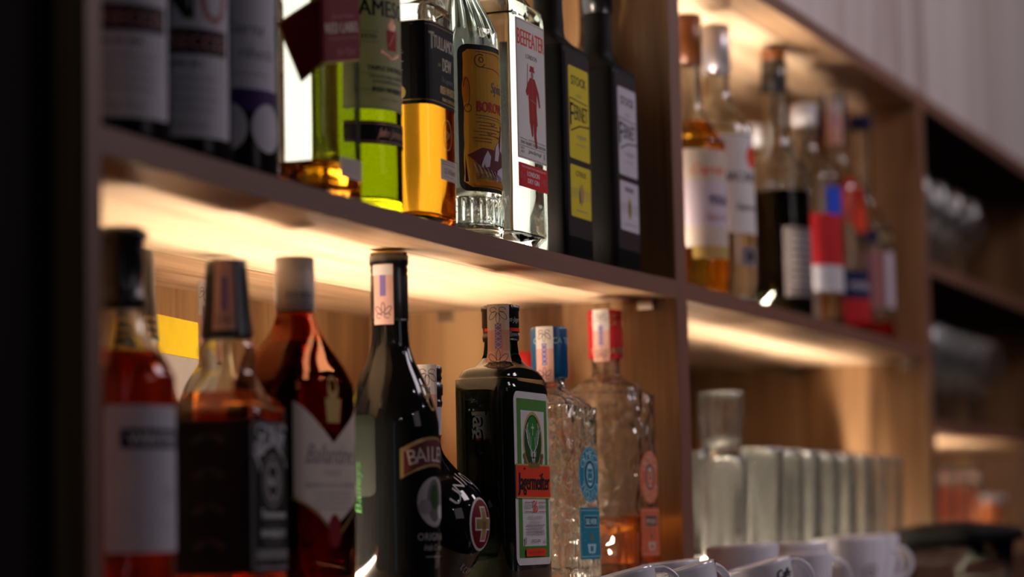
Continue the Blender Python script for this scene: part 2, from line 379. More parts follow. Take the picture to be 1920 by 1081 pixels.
def tax_strip(parent, prof, phi, w, v0, v1, top=None, h=.0012, fl=1.0, plain=False, name='tax_strip'):
    c = Canvas(S_round(prof, (v0 + v1) / 2, phi), .003, .004, h)
    c.rect(-w / 2, w / 2, v0, v1, 'strip_pink'); L = v1 - v0; m = (v0 + v1) / 2
    c.rect(-w / 2, w / 2, v0 + L * .60, v1, 'strip_white')
    if not plain:
        c.rect(-w * .14, w * .14, m - L * .2, m + L * .2, 'strip_purple')
        for k in range(5):
            y = m - L * .17 + L * .085 * k
            c.line([(-w * .12, y - L * .03), (w * .12, y + L * .03)], .0005, 'lilac'); c.line([(w * .12, y - L * .03), (-w * .12, y + L * .03)], .0005, 'lilac')
    fleur(c, 0, v1 - L * .14, fl, 'strip_ink', -1); fleur(c, 0, v0 + L * .13, fl, 'strip_ink', 1)
    return c.build(name, parent, 'pink paper duty strip with scroll ornament')

# ------------------------------------------------------------------ the setting
X0, X1, WD, X2, X3 = 1.2563, 2.3685, .0342, 3.4739, 4.60
YF, YB = .80, 1.149
DECK = Z0 - .042; MB = Z0 + .2387; MT = Z0 + .2566; TB = Z0 + .6131; TT = Z0 + .632
SAG = .005
def sag(x):
    if x < X0 or x > X1 - WD: return 0
    t = (x - X0) / (X1 - WD - X0); return -SAG * 4 * t * (1 - t)
sh = thing('back_bar_shelving', 'tall brown wooden back bar shelving unit with lit open bays full of bottles and glasses', 'shelving', (2.9, .97, 0))
so = sh.location
def sb(name, b, mat, front=None):
    """board with a dark banded front edge"""
    v, f = boxvf(*b); m = [mat, front] if front else [mat]
    return mesh(name, v, f, m, sh, [0, 0, 1 if front else 0, 0, 0, 0], False, off=so)
def upright(xa, xb): sb('upright', (xa, xb, YF, YB, .02, TB), 'oak_side', 'edge_band_upright')
upright(X0 - .0175, X0); upright(X1 - WD, X1); upright(X2 - WD, X2); upright(X3, X3 + .034)
sb('top_board', (X0 - .0175, X3 + .034, YF, YB, TB, TT), 'oak_board', 'edge_band')
# sagging middle shelf of the first bay
vs, fs, mi = [], [], []; n = 24
for i in range(n + 1):
    x = X0 + (X1 - WD - X0) * i / n; s_ = sag(x)
    vs += [(x, YF, MB + s_), (x, YB, MB + s_), (x, YB, MT + s_), (x, YF, MT + s_)]
for i in range(n):
    a = 4 * i; b = a + 4
    fs += [(a, a + 1, b + 1, b), (a + 1, a + 2, b + 2, b + 1), (a + 2, a + 3, b + 3, b + 2), (a + 3, a, b, b + 3)]; mi += [0, 0, 0, 1]
fs += [(0, 3, 2, 1), (4 * n, 4 * n + 1, 4 * n + 2, 4 * n + 3)]; mi += [0, 0]
mesh('shelf', vs, fs, ['oak_board', 'edge_band'], sh, mi, False, off=so)
sb('shelf', (X1, X2 - WD, YF, YB, MB, MT), 'oak_board', 'edge_band')
ZA, ZB = Z0 + .385, Z0 + .155
sb('shelf', (X2, X3, YF, YB, ZA - .018, ZA), 'oak_board', 'edge_band')
sb('shelf', (X2, X3, YF, YB, ZB - .018, ZB), 'oak_board', 'edge_band')
for a, b in ((X0, X1 - WD), (X1, X2 - WD), (X2, X3)): sb('deck_board', (a, b, YF, YB, DECK - .02, DECK), 'oak_board', 'edge_band')
sb('back_panel', (X0, X3, YB, YB + .012, .02, TB), 'oak_back')
for a, b in ((X0, X1 - WD), (X1, X2 - WD), (X2, X3)): sb('base_door', (a, b, YF + .004, YF + .022, .1, DECK - .02), 'edge_band')
for x, y in ((X1 - WD, 1.057), (X1 - WD, .831), (X2 - WD, .998), (X2 - WD, .83)):
    z = MB; v, f = boxvf(x - .009, x, y - .008, y + .008, z - .0115, z - .0005); mesh('bracket', v, f, 'chrome', sh, smooth=False, off=so)
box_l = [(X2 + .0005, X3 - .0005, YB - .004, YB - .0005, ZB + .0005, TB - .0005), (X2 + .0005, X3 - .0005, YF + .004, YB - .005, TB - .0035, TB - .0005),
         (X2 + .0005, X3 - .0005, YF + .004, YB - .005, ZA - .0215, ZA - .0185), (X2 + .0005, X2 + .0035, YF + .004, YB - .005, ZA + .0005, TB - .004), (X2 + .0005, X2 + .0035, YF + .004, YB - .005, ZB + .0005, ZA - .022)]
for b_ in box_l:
    v, f = boxvf(*b_); mesh('shade_lining', v, f, 'dark_door', sh, smooth=False, off=so)  # added near-black sheets stand in for shade in the unlit upper third bay
def strip(x0, x1, y, z, m='led'):
    v, f = boxvf(x0, x1, y - .0045, y + .0045, z + .0006, z + .005); o = mesh('light_strip', v, f, m, sh, smooth=False, off=so)
    v, f = boxvf(x0 - .002, x1 + .002, y + .0047, y + .0060, z + .0003, z + .0125); mesh('strip_baffle', v, f, 'chrome', sh, smooth=False, off=so); return o  # unseen rear flange, added to keep strip light off the back panel
strip(1.50, 2.20, .922, DECK); strip(2.60, 3.36, .9045, DECK, 'led_glass'); strip(3.52, 4.0, .985, DECK, 'led_soft')
strip(2.44, 2.95, .93, MT, 'led_top')
strip(1.62, 2.10, .908, MT - SAG * .9, 'led_soft')
# added glow panel behind the clear bottles, makes their white backlight
lb = thing('added_backlight', 'white glow panel added as backlight behind the bottles on the upper shelf', 'light', (2.035, 1.0, MT + .0004))
for x_ in (-.215, .215): box('foot', (x_ - .008, x_ + .008, .004, .021, sag(2.035 + x_ + .008) + .0004 if x_ > 0 else sag(2.035 + x_ - .008) + .0004, -.0002), 'white_plastic', lb)
box('housing', (-.235, .235, .003, .022, 0, .300), 'white_plastic', lb); box('glow_face', (-.230, .230, -.002, .0025, .006, .294), 'backlight_glow', lb)
structure(box('floor', (-1.5, 6.5, -3.5, 1.35, -.03, 0), 'floor_tile'))
structure(box('wall_back', (-1.5, 6.5, 1.19, 1.32, 0, 3.0), 'plaster'))
structure(box('trim_1', (-.2, 5.6, .818, 1.18, TT + .0005, 2.9), 'grey_planks'))
structure(box('wall_left', (.2, X0 - .019, .822, 1.18, 0, TT), 'dark_door'))

# ------------------------------------------------------------------ bottles
def sq(z, w, d, n=7, sharp=False): return (z, w / 2, d / 2, n) + ((1,) if sharp else ())
def rd(z, r, sharp=False): return (z, r, r, 2) + ((1,) if sharp else ())
def place(x, y, level): return (x, y, (MT + sag(x) + .0007 if level == 'u' else DECK + .0004))

# wine bottles, upper left
def wine(x, y, label, rot, kind):
    t = thing('wine_bottle', label, 'bottle', place(x, y, 'u'), rot)
    q = .034 if kind == 3 else .038
    p = [rd(0, q - .008), rd(.004, q - .0005), rd(.01, q, 1), rd(.19, q), rd(.215, q - .005), rd(.235, .020), rd(.25, .0145), rd(.30, .014, 1), rd(.302, .0155, 1), rd(.308, .0155)]
    solid('glass_body', p, 'dark_wine', t); p = resample(p)
    lathe('capsule', [(.255, .0155), (.309, .0165), (.3095, .010)], 'black_cap', t)
    c = Canvas(S_round(p, .1, -1.05))
    if kind == 1 or kind == 2:
        c.rect(-.042, .040, .019, .176, 'paper_grey')
        c.rect(-.036, .036, .076, .094, 'ink'); c.text('SEMISECCO', 0, .080, .010, 'rose', .066, bold=.0004)
        if kind == 1: c.text('O', -.002, .1, .034, 'ink', .022, bold=.0022); c.text('7', .025, .1, .034, 'rose', .016, .25, bold=.0012)
        else: c.text('N', -.005, .1, .034, 'ink', .022, bold=.0022); c.text('O', .024, .098, .036, 'rose', .022, bold=.0008)
        c.lines(-.018, .018, .066, .07, 1, 'ink_soft', .0026); c.lines(-.03, .03, .034, .062, 4, 'ink_faint', .0013); c.text('blanc', .0, .025, .006, 'ink_faint', .036, .3)
    else:
        c.rect(-.04, .040, .066, .176, 'paper_grey'); c.text('Cierna', .006, .105, .010, 'ink_soft', .034, .35); c.text('ribezla', .018, .088, .009, 'ink_soft', .03, .35)
        c.line([(-.035, .11), (-.012, .150)], .0007, 'gold_flat'); c.lines(-.03, .03, .074, .078, 1, 'ink_faint', .0013)
        c.rect(-.04, .04, .050, .066, 'purple_band')
        c.ell(-.006, .0385, .0150, .0175, 'paper_grey'); c.ell(-.006, .038, .0020, .0030, 'red_ink'); c.ell(.027, .0385, .0150, .0175, 'paper_grey'); c.lines(-.015, .003, .043, .047, 1, 'ink_faint', .001)
    c.build('front_label', t); return t
wine(1.355, .853, 'dark wine bottle with grey label and big black O, leftmost on the upper shelf', .12, 1)
wine(1.436, .853, 'dark wine bottle with grey label marked NO, second from left on the upper shelf', .12, 2)
wine(1.5095, .853, 'dark wine bottle with handwritten grey label and purple band beside the slanted red label', .10, 3)

# square whisky bottle with slanted red label
t = thing('whisky_bottle', 'square clear whisky bottle with a slanted dark red label on the upper shelf', 'bottle', place(1.611, .8335, 'u'), .0)
W_, D_ = .068, .043
pr = [sq(0, W_ - .006, D_ - .006, 7), sq(.003, W_, D_, 8, 1), sq(.19, W_, D_, 8), sq(.215, W_ * .80, D_ * .92, 5), rd(.235, .018), rd(.25, .0145), rd(.30, .0145, 1), rd(.305, .0145)]
shell('glass_body', pr, .003, .012, 'clear_glass', t); p = resample(pr); liquid(pr, .003, .012, .028, 'whisky', t)
lathe('cap', [(.272, .0165), (.308, .0165), (.3085, .012)], 'black_cap', t)
def red_slant(S, u0, u1, va, vb, txt):
    c = Canvas(S, .003)
    hgt = .052
    c.poly([(u0, va), (u1, vb), (u1, vb + hgt), (u0, va + hgt)], 'gold_flat'); c.poly([(u0, va + .0015), (u1, vb + .0015), (u1, vb + hgt - .0015), (u0, va + hgt - .0015)], 'wine_red')
    if txt:
        sl = math.degrees(math.atan2(vb - va, u1 - u0)); m = (u0 + u1) / 2
        c.text('Johnnie Walker', m, va + .041, .0034, 'rose', .040, .2, sl); c.text('RED LABEL', m, va + .030, .0078, 'cream', .056, 0, sl, bold=.0004)
        c.text('BLENDED SCOTCH WHISKY', m + .001, va + .0245, .0023, 'rose', .05, 0, sl); c.text('John Walker', m + .004, va + .013, .0070, 'rose', .034, .4, sl)
    return c
c = red_slant(S_front(p), -W_ / 2 + .0015, W_ / 2 - .001, .0985, .1125, True)
c.build('front_label', t)
c = Canvas(S_left(p), .003); c.poly([(.0207, .098), (.0207, .151), (-.0165, .133), (.0035, .086)], 'gold_flat'); c.poly([(.0207, .100), (.0207, .149), (-.0140, .132), (.004, .0885)], 'wine_red'); c.build('side_label', t)
c = Canvas(S_front(p), .003); c.rrect(-.008, .030, .0175, .033, .001, 'beige'); c.lines(-.004, .026, .021, .031, 3, 'ink_faint', .0008); c.build('small_label', t)

# green round whisky bottle
t = thing('whisky_bottle', 'green glass whisky bottle with tall cream label and black signature band', 'bottle', place(1.705, .849, 'u'), .0)
pr = [rd(0, .028), rd(.003, .0350), rd(.010, .0365, 1), rd(.185, .0365), rd(.215, .034), rd(.24, .020), rd(.26, .0145), rd(.30, .0145, 1), rd(.305, .0145)]
shell('glass_body', pr, .0032, .013, 'green_glass', t); p = resample(pr); liquid(pr, .0032, .013, .205, 'green_whisky', t)
lathe('cap', [(.265, .0165), (.309, .0165), (.31, .012)], 'green_band', t)
PH = -.36
c = Canvas(S_round(p, .1, PH)); c.rect(-.038, .038, .082, .186, 'cream_thin'); c.line([(-.038, .182), (.038, .182)], .0007, 'ink'); c.line([(-.038, .0835), (.038, .0835)], .0006, 'green_band')
c.text('JAMESON', .004, .1565, .0135, 'ink', .066, bold=.0004)
c.text('ESTD', -.016, .138, .0036, 'ink', .012, bold=.0002); c.line([(-.024, .1435), (-.008, .1435)], .0004, 'ink_soft'); c.line([(-.024, .1355), (-.008, .1355)], .0004, 'ink_soft')
c.text('1780', .028, .138, .0036, 'ink', .010)
c.poly([(.001, .130), (.012, .130), (.013, .146), (.000, .146)], 'red_ink'); c.ell(.0065, .1495, .005, .0032, 'copper'); c.ell(.0065, .153, .0022, .003, 'copper')
c.poly([(-.005, .130), (.006, .1235), (.019, .130), (.019, .1275), (.006, .121), (-.005, .1275)][:6] and [(-.005, .130), (.006, .1245), (.006, .1215), (-.006, .1275)], 'copper'); c.poly([(.006, .1245), (.018, .130), (.019, .1275), (.006, .1215)], 'copper')
c.line([(.002, .133), (.010, .144)], .0005, 'copper')
c.text('TRIPLE DISTILLED', .003, .1130, .0037, 'ink', .042, bold=.0002); c.line([(-.026, .1105), (-.012, .1105)], .0004, 'ink_soft'); c.line([(.014, .1105), (.028, .1105)], .0004, 'ink_soft')
c.text('SMOOTH IRISH WHISKEY', .003, .1070, .0024, 'ink_soft', .038, bold=.0001); c.text('JOHN JAMESON & SON', .003, .1030, .0024, 'ink_soft', .034, bold=.0001)
c.text('IRISH WHISKEY', .003, .0960, .0040, 'ink', .034, bold=.0002); c.line([(-.026, .0975), (-.016, .0975)], .0004, 'ink_soft'); c.text('PRODUCT OF IRELAND', .004, .0895, .0016, 'ink_soft', .020)
c.rect(-.038, .038, .0545, .0725, 'black_label'); c.line([(-.038, .0705), (.038, .0705)], .0005, 'copper'); c.line([(-.038, .0565), (.038, .0565)], .0005, 'copper'); c.text('John Jameson', .006, .0605, .0070, 'copper', .032, .35)
c.build('front_label', t)

# rounded-square whisky bottle, black label, orange whisky
t = thing('whisky_bottle', 'clear bottle of orange whisky with wide black label on the upper shelf', 'bottle', place(1.798, .845, 'u'), .04)
W_, D_ = .068, .062
pr = [sq(0, W_ - .008, D_ - .008, 4.5), sq(.004, W_, D_, 5, 1), sq(.170, W_, D_, 5), sq(.184, W_ * .94, D_ * .94, 4), sq(.205, W_ * .66, D_ * .70, 2.6), rd(.225, .016), rd(.25, .0145), rd(.305, .0145)]
shell('glass_body', pr, .003, .012, 'clear_glass', t); p = resample(pr); liquid(pr, .003, .012, .168, 'whisky', t)
lathe('cap', [(.26, .0165), (.309, .0165), (.31, .012)], 'black_cap', t)
c = Canvas(S_front(p), .003); c.rect(-.0345, .0345, .100, .169, 'black_label'); c.line([(-.0345, .1035), (.0345, .1035)], .0006, 'gold_flat'); c.line([(-.0345, .1665), (.0345, .1665)], .0005, 'gold_flat')
c.text('TULLAMORE', .004, .1480, .0112, 'cream', .050, bold=.0004); c.text('T', -.0235, .1465, .0150, 'cream', .0065, bold=.0004); c.text('DEW', .006, .1310, .0112, 'cream', .019, bold=.0004); c.text('the', -.011, .1335, .004, 'gold_flat', .005, .3)
c.text('The Legendary', .006, .1215, .0048, 'grey_print', .026, .35); c.text('IRISH WHISKEY', .008, .1115, .0068, 'gold', .034, bold=.0003); c.text('TRIPLE DISTILLED', .009, .1055, .0030, 'gold', .030, bold=.0002)
c.rrect(-.012, .026, .040, .057, .001, 'beige'); c.lines(-.009, .022, .052, .056, 2, 'ink_soft', .0006); c.text('D.E.Williams', .007, .0455, .0050, 'ink', .024, .35); c.lines(-.006, .018, .0415, .044, 1, 'ink_faint', .0007)
c.oval(.004, .078, .0085, .0125, .0010, 'gold'); c.text('D', .002, .073, .009, 'gold', .004, .2); c.text('EW', .006, .075, .006, 'gold', .006, .2)
c.build('front_label', t)
c = Canvas(S_left(p), .003); c.rect(-.029, .029, .100, .169, 'black_label'); c.line([(-.029, .1035), (.029, .1035)], .0006, 'gold_flat')
c.lines(-.020, .010, .122, .146, 10, 'cream', .0009); c.ell(.006, .110, .005, .0055, 'gold_flat'); c.ell(-.003, .111, .005, .005, 'gold_flat'); c.poly([(-.004, .150), (.004, .150), (.0005, .160)], 'gold_flat'); c.line([(-.010, .152), (-.008, .164), (.006, .164)], .0010, 'gold_flat')
c.build('side_label', t)

# juniper spirit, orange label, fluted foot
t = thing('spirit_bottle', 'clear round bottle with orange parchment label outlined in black', 'bottle', place(1.908, .852, 'u'), 0)
pr = [rd(0, .034), rd(.003, .0385), rd(.012, .0395, 1), rd(.036, .0395, 1), rd(.038, .0380, 1), rd(.166, .0380), rd(.19, .035), rd(.215, .022), rd(.235, .0155), rd(.26, .0145), rd(.305, .0145)]
def flute(a, z): return .016 * (1 if math.sin(a * 34) > 0 else -1) if .012 < z < .036 else (.010 * math.sin(a * 24) if .180 < z < .222 else 0)
shell('glass_body', pr, .003, .014, 'clear_glass', t, K=204, wob=flute); p = resample(pr); liquid(pr, .003, .014, .232, 'clear_spirit', t, K=72)
lathe('cap', [(.262, .0165), (.309, .0165), (.31, .012)], 'silver_cap', t)
c = Canvas(S_round(p, .1, -.24)); c.rrect(-.033, .036, .042, .170, .008, 'ink')
edge = []
for k in range(15): edge.append((-.0285 + R.uniform(-.0007, .0007), .050 + .112 * k / 14))
for k in range(14): c.poly([edge[k], (.033, edge[k][1]), (.033, edge[k + 1][1]), edge[k + 1]], 'orange_label', 0)
c.poly([(-.0285, .050), (-.022, .0455), (.030, .0455), (.033, .050)], 'orange_label'); c.poly([(-.0285, .162), (-.024, .1655), (.030, .1655), (.033, .162)], 'orange_label')
c.ell(-.0265, .130, .0030, .012, 'orange_deep'); c.oval(-.0255, .128, .0028, .0125, .0007, 'maroon', -100, 160); c.oval(-.0245, .114, .0030, .0035, .0007, 'maroon')
c.oval(-.012, .156, .0055, .0055, .0008, 'maroon', 60, 330); c.oval(-.011, .157, .0022, .0022, .0007, 'maroon'); c.line([(-.012, .1505), (.004, .1500), (.030, .146)], .0006, 'maroon'); c.line([(-.016, .1638), (.012, .1630), (.032, .160)], .0006, 'maroon')
c.text('Spisska', .015, .1295, .0095, 'ink_soft', .030, .1, bold=.0003); c.text('BOROVICKA', .010, .1115, .0095, 'red_ink', .052, bold=.0004); c.line([(-.018, .1085), (.031, .1065)], .0006, 'ink_soft'); c.line([(-.016, .1062), (.031, .1042)], .0004, 'ink_soft')
for k in range(7): c.line([(-.022 + R.uniform(0, .008), .1025 - k * .0028), (.004 + R.uniform(-.006, .01), .1022 - k * .0028)], .0004, 'maroon')
for bx, by in ((.002, .100), (.012, .096), (-.002, .092), (.010, .090), (.018, .101)): c.line([(bx - .003, by + .0012), (bx, by), (bx + .003, by + .0014)], .0006, 'maroon')
c.poly([(-.026, .073), (-.012, .080), (.004, .079), (.012, .088), (.019, .102), (.026, .104), (.032, .090), (.032, .060), (.006, .056), (-.010, .062)], 'maroon')
for pts in ([(-.014, .062), (-.010, .072), (-.006, .078), (-.002, .073), (-.004, .064)], [(.003, .070), (.005, .082), (.010, .087), (.012, .078), (.009, .070)], [(.014, .080), (.019, .098), (.024, .101), (.025, .088), (.020, .078)], [(.022, .064), (.024, .084), (.031, .088), (.032, .066)], [(.004, .052), (.008, .062), (.018, .066), (.028, .063), (.022, .055), (.012, .053)]): c.poly(pts, 'lilac')
for k in range(16):
    a = .012 + k * .0013; c.line([(-.020 + k * .0022, .066 - k * .0006), (-.016 + k * .0024, .056 - k * .0003)], .0006, 'maroon' if k % 2 else 'lilac')
for k in range(9): c.line([(.016 + k * .0006, .070 + k * .0032), (.022 + k * .0008, .0685 + k * .0032)], .0006, 'maroon')
c.text('38% obj.', -.006, .0530, .0045, 'ink_soft', .022); c.text('0,7 l', .024, .0530, .0045, 'ink_soft', .010); c.rrect(-.020, .033, .0470, .0512, .002, 'orange_deep'); c.poly([(.026, .047), (.033, .051), (.030, .053)], 'deep_green')
c.build('front_label', t)

# square gin bottle
t = thing('gin_bottle', 'square clear gin bottle with tall white label showing a red guard figure', 'bottle', place(1.9875, .846, 'u'), 0)
W_, D_ = .080, .066
pr = [sq(0, W_ - .006, D_ - .006, 8), sq(.003, W_, D_, 9, 1), sq(.210, W_, D_, 9), sq(.222, W_ * .86, D_ * .86, 6), rd(.240, .020), rd(.255, .0150), rd(.305, .0145)]
shell('glass_body', pr, .004, .016, 'clear_glass', t); p = resample(pr); liquid(pr, .004, .016, .225, 'clear_spirit', t)
lathe('cap', [(.27, .0170), (.309, .0170), (.31, .012)], 'silver_cap', t)
c = Canvas(S_front(p), .004); c.rrect(-.034, .034, .080, .207, .001, 'paper'); c.line([(-.0325, .0815), (.0325, .0815), (.0325, .2055), (-.0325, .2055)], .0006, 'rose', True)
c.text('BEEFEATER', 0, .183, .0150, 'red_bright', .062, bold=.0005); c.text('LONDON', 0, .1725, .0045, 'ink_soft', .026, bold=.0002)
m_ = 'red_ink'
c.poly([(-.004, .163), (.006, .163), (.0055, .167), (-.0035, .167)], m_); c.poly([(-.0055, .1615), (.0075, .1615), (.0065, .1635), (-.0045, .1635)], m_); c.ell(.001, .1585, .0030, .0034, 'rose')
c.poly([(-.010, .150), (-.004, .156), (.007, .156), (.012, .150), (.010, .128), (.012, .114), (-.007, .114), (-.008, .132)], m_)
c.poly([(-.010, .150), (-.015, .142), (-.012, .138), (-.005, .144), (-.004, .152)], m_); c.poly([(.010, .152), (.016, .144), (.019, .132), (.016, .131), (.012, .141)], m_)
c.poly([(-.006, .114), (.001, .114), (.001, .104), (-.002, .102)], m_); c.poly([(.002, .114), (.010, .114), (.008, .106), (.010, .094), (.006, .0925), (.003, .102)], m_); c.line([(-.012, .140), (-.009, .168)], .0009, m_)
c.line([(-.004, .136), (.009, .134)], .0012, 'rose'); c.line([(.001, .154), (.001, .118)], .0008, 'rose')
c.line([(-.030, .0985), (-.014, .0978)], .0004, 'ink_soft'); c.line([(.012, .0985), (.030, .0985)], .0004, 'ink_soft'); c.text('BY THE SPIRIT OF', 0, .0975, .0017, 'ink_soft', .020); c.text('THE HEART OF LONDON', 0, .0935, .0029, 'ink_soft', .058, bold=.0001); c.line([(-.031, .0918), (.031, .0918)], .0003, 'ink_soft')
c.text('ESTD', -.025, .0885, .0020, 'ink_soft', .007); c.text('1820', -.025, .0855, .0020, 'ink_soft', .007); c.text('James Burrough', .003, .0865, .0036, 'ink', .030, .35); c.rect(.025, .027, .085, .090, 'ink_faint')
c.rrect(-.034, .034, .0545, .0760, .0005, 'red_label'); c.text("THE WORLD'S MOST AWARDED GIN", 0, .0720, .0020, 'paper', .056); c.text('LONDON', -.002, .0655, .0046, 'paper', .028, bold=.0003); c.text('DRY GIN', -.002, .0590, .0046, 'paper', .026, bold=.0003); c.text('1l e', -.026, .0620, .0060, 'rose', .009); c.text('40%', .025, .0610, .0065, 'rose', .010)
c.build('front_label', t)

# two square black bitter bottles
def fernet(x, lab, base, fruit, sub, rot):
    t = thing('bitter_bottle', lab, 'bottle', place(x, .842, 'u'), rot)
    W_, D_ = .073, .058
    pr = [sq(0, W_ - .006, D_ - .006, 8), sq(.003, W_, D_, 9, 1), sq(.196, W_, D_, 9), sq(.203, W_ * .93, D_ * .93, 7), sq(.216, W_ * .5, D_ * .5, 3), rd(.228, .0150), rd(.25, .0140), rd(.305, .0140)]
    solid('glass_body', pr, 'matte_black', t); p = resample(pr)
    lathe('cap', [(.262, .0160), (.309, .0160), (.31, .012)], 'black_cap', t)
    c = Canvas(S_front(p), .004); c.rect(-.031, .031, .022, .196, 'fernet_brown'); c.rrect(-.026, .026, .096, .184, .003, base)
    c.text('STOCK', 0, .1665, .0090, 'ink', .038, bold=.0005); c.text('1927', 0, .1555, .0030, 'ink_soft', .014)
    q = []
    c.text('F', -.0185, .1275, .0225, 'ink', .0085, bold=.0004); c.text('ERNET', .0045, .1335, .0150, 'ink', .034, bold=.0003)
    c.line([(-.024, .124), (-.024, .153), (.022, .151)], .0010, 'ink'); c.line([(-.022, .122), (.0, .1285), (.024, .130), (.024, .1315)], .0014, 'ink'); c.text('originale', .004, .1165, .0050, 'ink_faint', .026, .3); c.lines(-.012, .016, .108, .112, 1, 'ink_faint', .0008)
    c.rrect(-.026, .026, .041, .090, .002, base); c.text(sub, 0, .0800, .0052, 'ink', .026, bold=.0002)
    if fruit == 'lemon': c.poly([(-.001, .052), (.006, .057), (.008, .066), (.004, .074), (-.001, .072), (-.003, .063)], 'gold_flat'); c.poly([(-.005, .054), (-.001, .056), (-.003, .072), (-.006, .064)], 'ink_soft')
    else: c.ell(0, .0635, .0060, .0105, 'gold_flat'); c.ell(0, .0635, .0028, .007, 'ink_soft')
    for k in range(5): c.line([(-.025, .0595 + k * .002), (-.007, .0595 + k * .002)], .0004, 'ink_faint'); c.line([(.009, .0595 + k * .002), (.025, .0595 + k * .002)], .0004, 'ink_faint')
    c.lines(-.016, .018, .045, .049, 1, 'ink_faint', .0011)
    c.build('front_label', t)
fernet(2.104, 'square black bitter bottle with bright yellow labels on the upper shelf', 'yellow_label', 'lemon', 'CITRUS', 0)
fernet(2.2365, 'square black bitter bottle with pale grey labels beside the upright', 'paper_grey', 'coin', 'ORIGINAL', 0)
# back row of the upper shelf
t = thing('liqueur_bottle', 'dark shouldered bottle with a long pink duty strip behind the black square bottles', 'bottle', place(2.3035, .872, 'u'), 0)
pr = [rd(0, .023), rd(.004, .0255, 1), rd(.20, .0255), rd(.23, .023), rd(.25, .0150), rd(.30, .0140), rd(.34, .0140)]
solid('glass_body', pr, 'brown_glass', t); p = resample(pr); lathe('cap', [(.30, .0165), (.338, .0165), (.339, .012)], 'black_cap', t); tax_strip(t, [(0, .0165, .0165, 2), (.34, .0165, .0165, 2)], -.95, .020, .262, .338)
t = thing('whisky_bottle', 'amber whisky bottle with a cream label hidden behind the slanted red label bottle', 'bottle', place(1.692, .958, 'u'), 0)
pr = [rd(0, .030), rd(.004, .035, 1), rd(.19, .035), rd(.22, .030), rd(.24, .0155), rd(.30, .0145)]
shell('glass_body', pr, .003, .012, 'clear_glass', t); liquid(pr, .003, .012, .18, 'whisky', t); p = resample(pr); lathe('cap', [(.27, .0165), (.309, .0165), (.31, .012)], 'cream_cap', t)
c = Canvas(S_round(p, .1, -1.0)); c.rrect(-.03, .03, .12, .17, .002, 'cream'); c.text('BLENDED', 0, .145, .008, 'ink', .04); c.lines(-.02, .02, .125, .14, 3, 'ink_soft', .0012); c.build('front_label', t)

# ---------------- lower shelf
# white label aperitif
t = thing('aperitif_bottle', 'aperitif bottle with tall pale label and navy band, far left on lower shelf', 'bottle', place(1.370, .858, 'l'), 0)
pr = [rd(0, .030), rd(.003, .0345), rd(.010, .0355, 1), rd(.135, .0355), rd(.155, .0335), rd(.172, .023), rd(.185, .0165), rd(.200, .0150), rd(.25, .0145)]
shell('glass_body', pr, .003, .010, 'clear_glass', t); p = resample(pr); liquid(pr, .003, .010, .168, 'aperitif', t)
lathe('cap', [(.196, .0158), (.204, .0162), (.206, .0150), (.243, .0155), (.2435, .0175), (.248, .0175), (.2485, .014)], 'black_cap', t, 48, 24, .02, (.244, .2485))
c = Canvas(S_round(p, .08, -.48)); c.rrect(-.030, .030, .036, .131, .003, 'paper_grey'); c.rect(-.020, .029, .103, .116, 'navy'); c.text('WINTER', .005, .1055, .0080, 'pale_silver', .040, bold=.0004)
c.text('W', .018, .068, .012, 'lilac', .016, bold=.0008); c.line([(-.022, .055), (.026, .055)], .0008, 'lilac'); c.build('front_label', t)
# second behind
t = thing('liqueur_bottle', 'bottle with tapered black foil neck and gold print behind the far left aperitif', 'bottle', place(1.590, .985, 'l'), 0)
pr = [rd(0, .030), rd(.004, .034, 1), rd(.13, .034), rd(.16, .031), rd(.185, .022), rd(.20, .0185), rd(.262, .0150)]
shell('glass_body', pr, .003, .012, 'clear_glass', t); liquid(pr, .003, .012, .165, 'whisky_deep', t); p = resample(pr)
pf = [rd(.196, .0200), rd(.215, .0185), rd(.264, .0162), rd(.266, .0140)]; solid('foil_capsule', pf, 'dark_foil', t); pf = resample(pf)
c = Canvas(S_round(pf, .205, -.9), .003, .004, .0006)
for k in range(3): c.arc('GRAN RESERVA', 0, .199 + k * .006 - .5, .5, .0038, 'gold', -2.2, 2.2)
c.build('neck_print', t)
# square black label whiskey
t = thing('whiskey_bottle', 'square whiskey bottle with black and white label and black tapered cap on the lower shelf', 'bottle', place(1.5015, .8525, 'l'), .10)
W_ = .067
pr = [sq(0, W_ - .006, W_ - .006, 7), sq(.003, W_, W_, 7.5, 1), sq(.128, W_, W_, 7.5), sq(.137, W_ * .95, W_ * .95, 5.5), sq(.150, W_ * .72, W_ * .72, 3.4), rd(.162, .0190), rd(.170, .0195), rd(.178, .0205), rd(.187, .0160), rd(.20, .0130), rd(.240, .0120)]
shell('glass_body', pr, .003, .010, 'clear_glass', t); p = resample(pr); liquid(pr, .003, .010, .146, 'whisky_deep', t)
pc = [rd(.186, .0192), rd(.190, .0188), rd(.205, .0170), rd(.239, .0144), rd(.241, .0130)]; solid('cap', pc, 'black_cap', t); pc = resample(pc)
c = Canvas(S_round(pc, .21, -1.25), .003, .004, .0006); c.rect(-.0075, .0075, .190, .240, 'strip_pink'); c.rect(-.002, .002, .204, .228, 'strip_purple'); fleur(c, 0, .197, .9, 'strip_ink'); c.build('tax_strip', t, 'pink paper duty strip')
c = Canvas(S_front(p), .003); c.rect(-.0335, .0335, .020, .126, 'black_label'); c.line([(-.030, .023), (.030, .023), (.030, .123), (-.030, .123)], .0022, 'grey_print', True)
c.arc("JACK DANIEL'S", 0, .066, .033, .0125, 'pale_silver', -50, 50, ev=1.25)
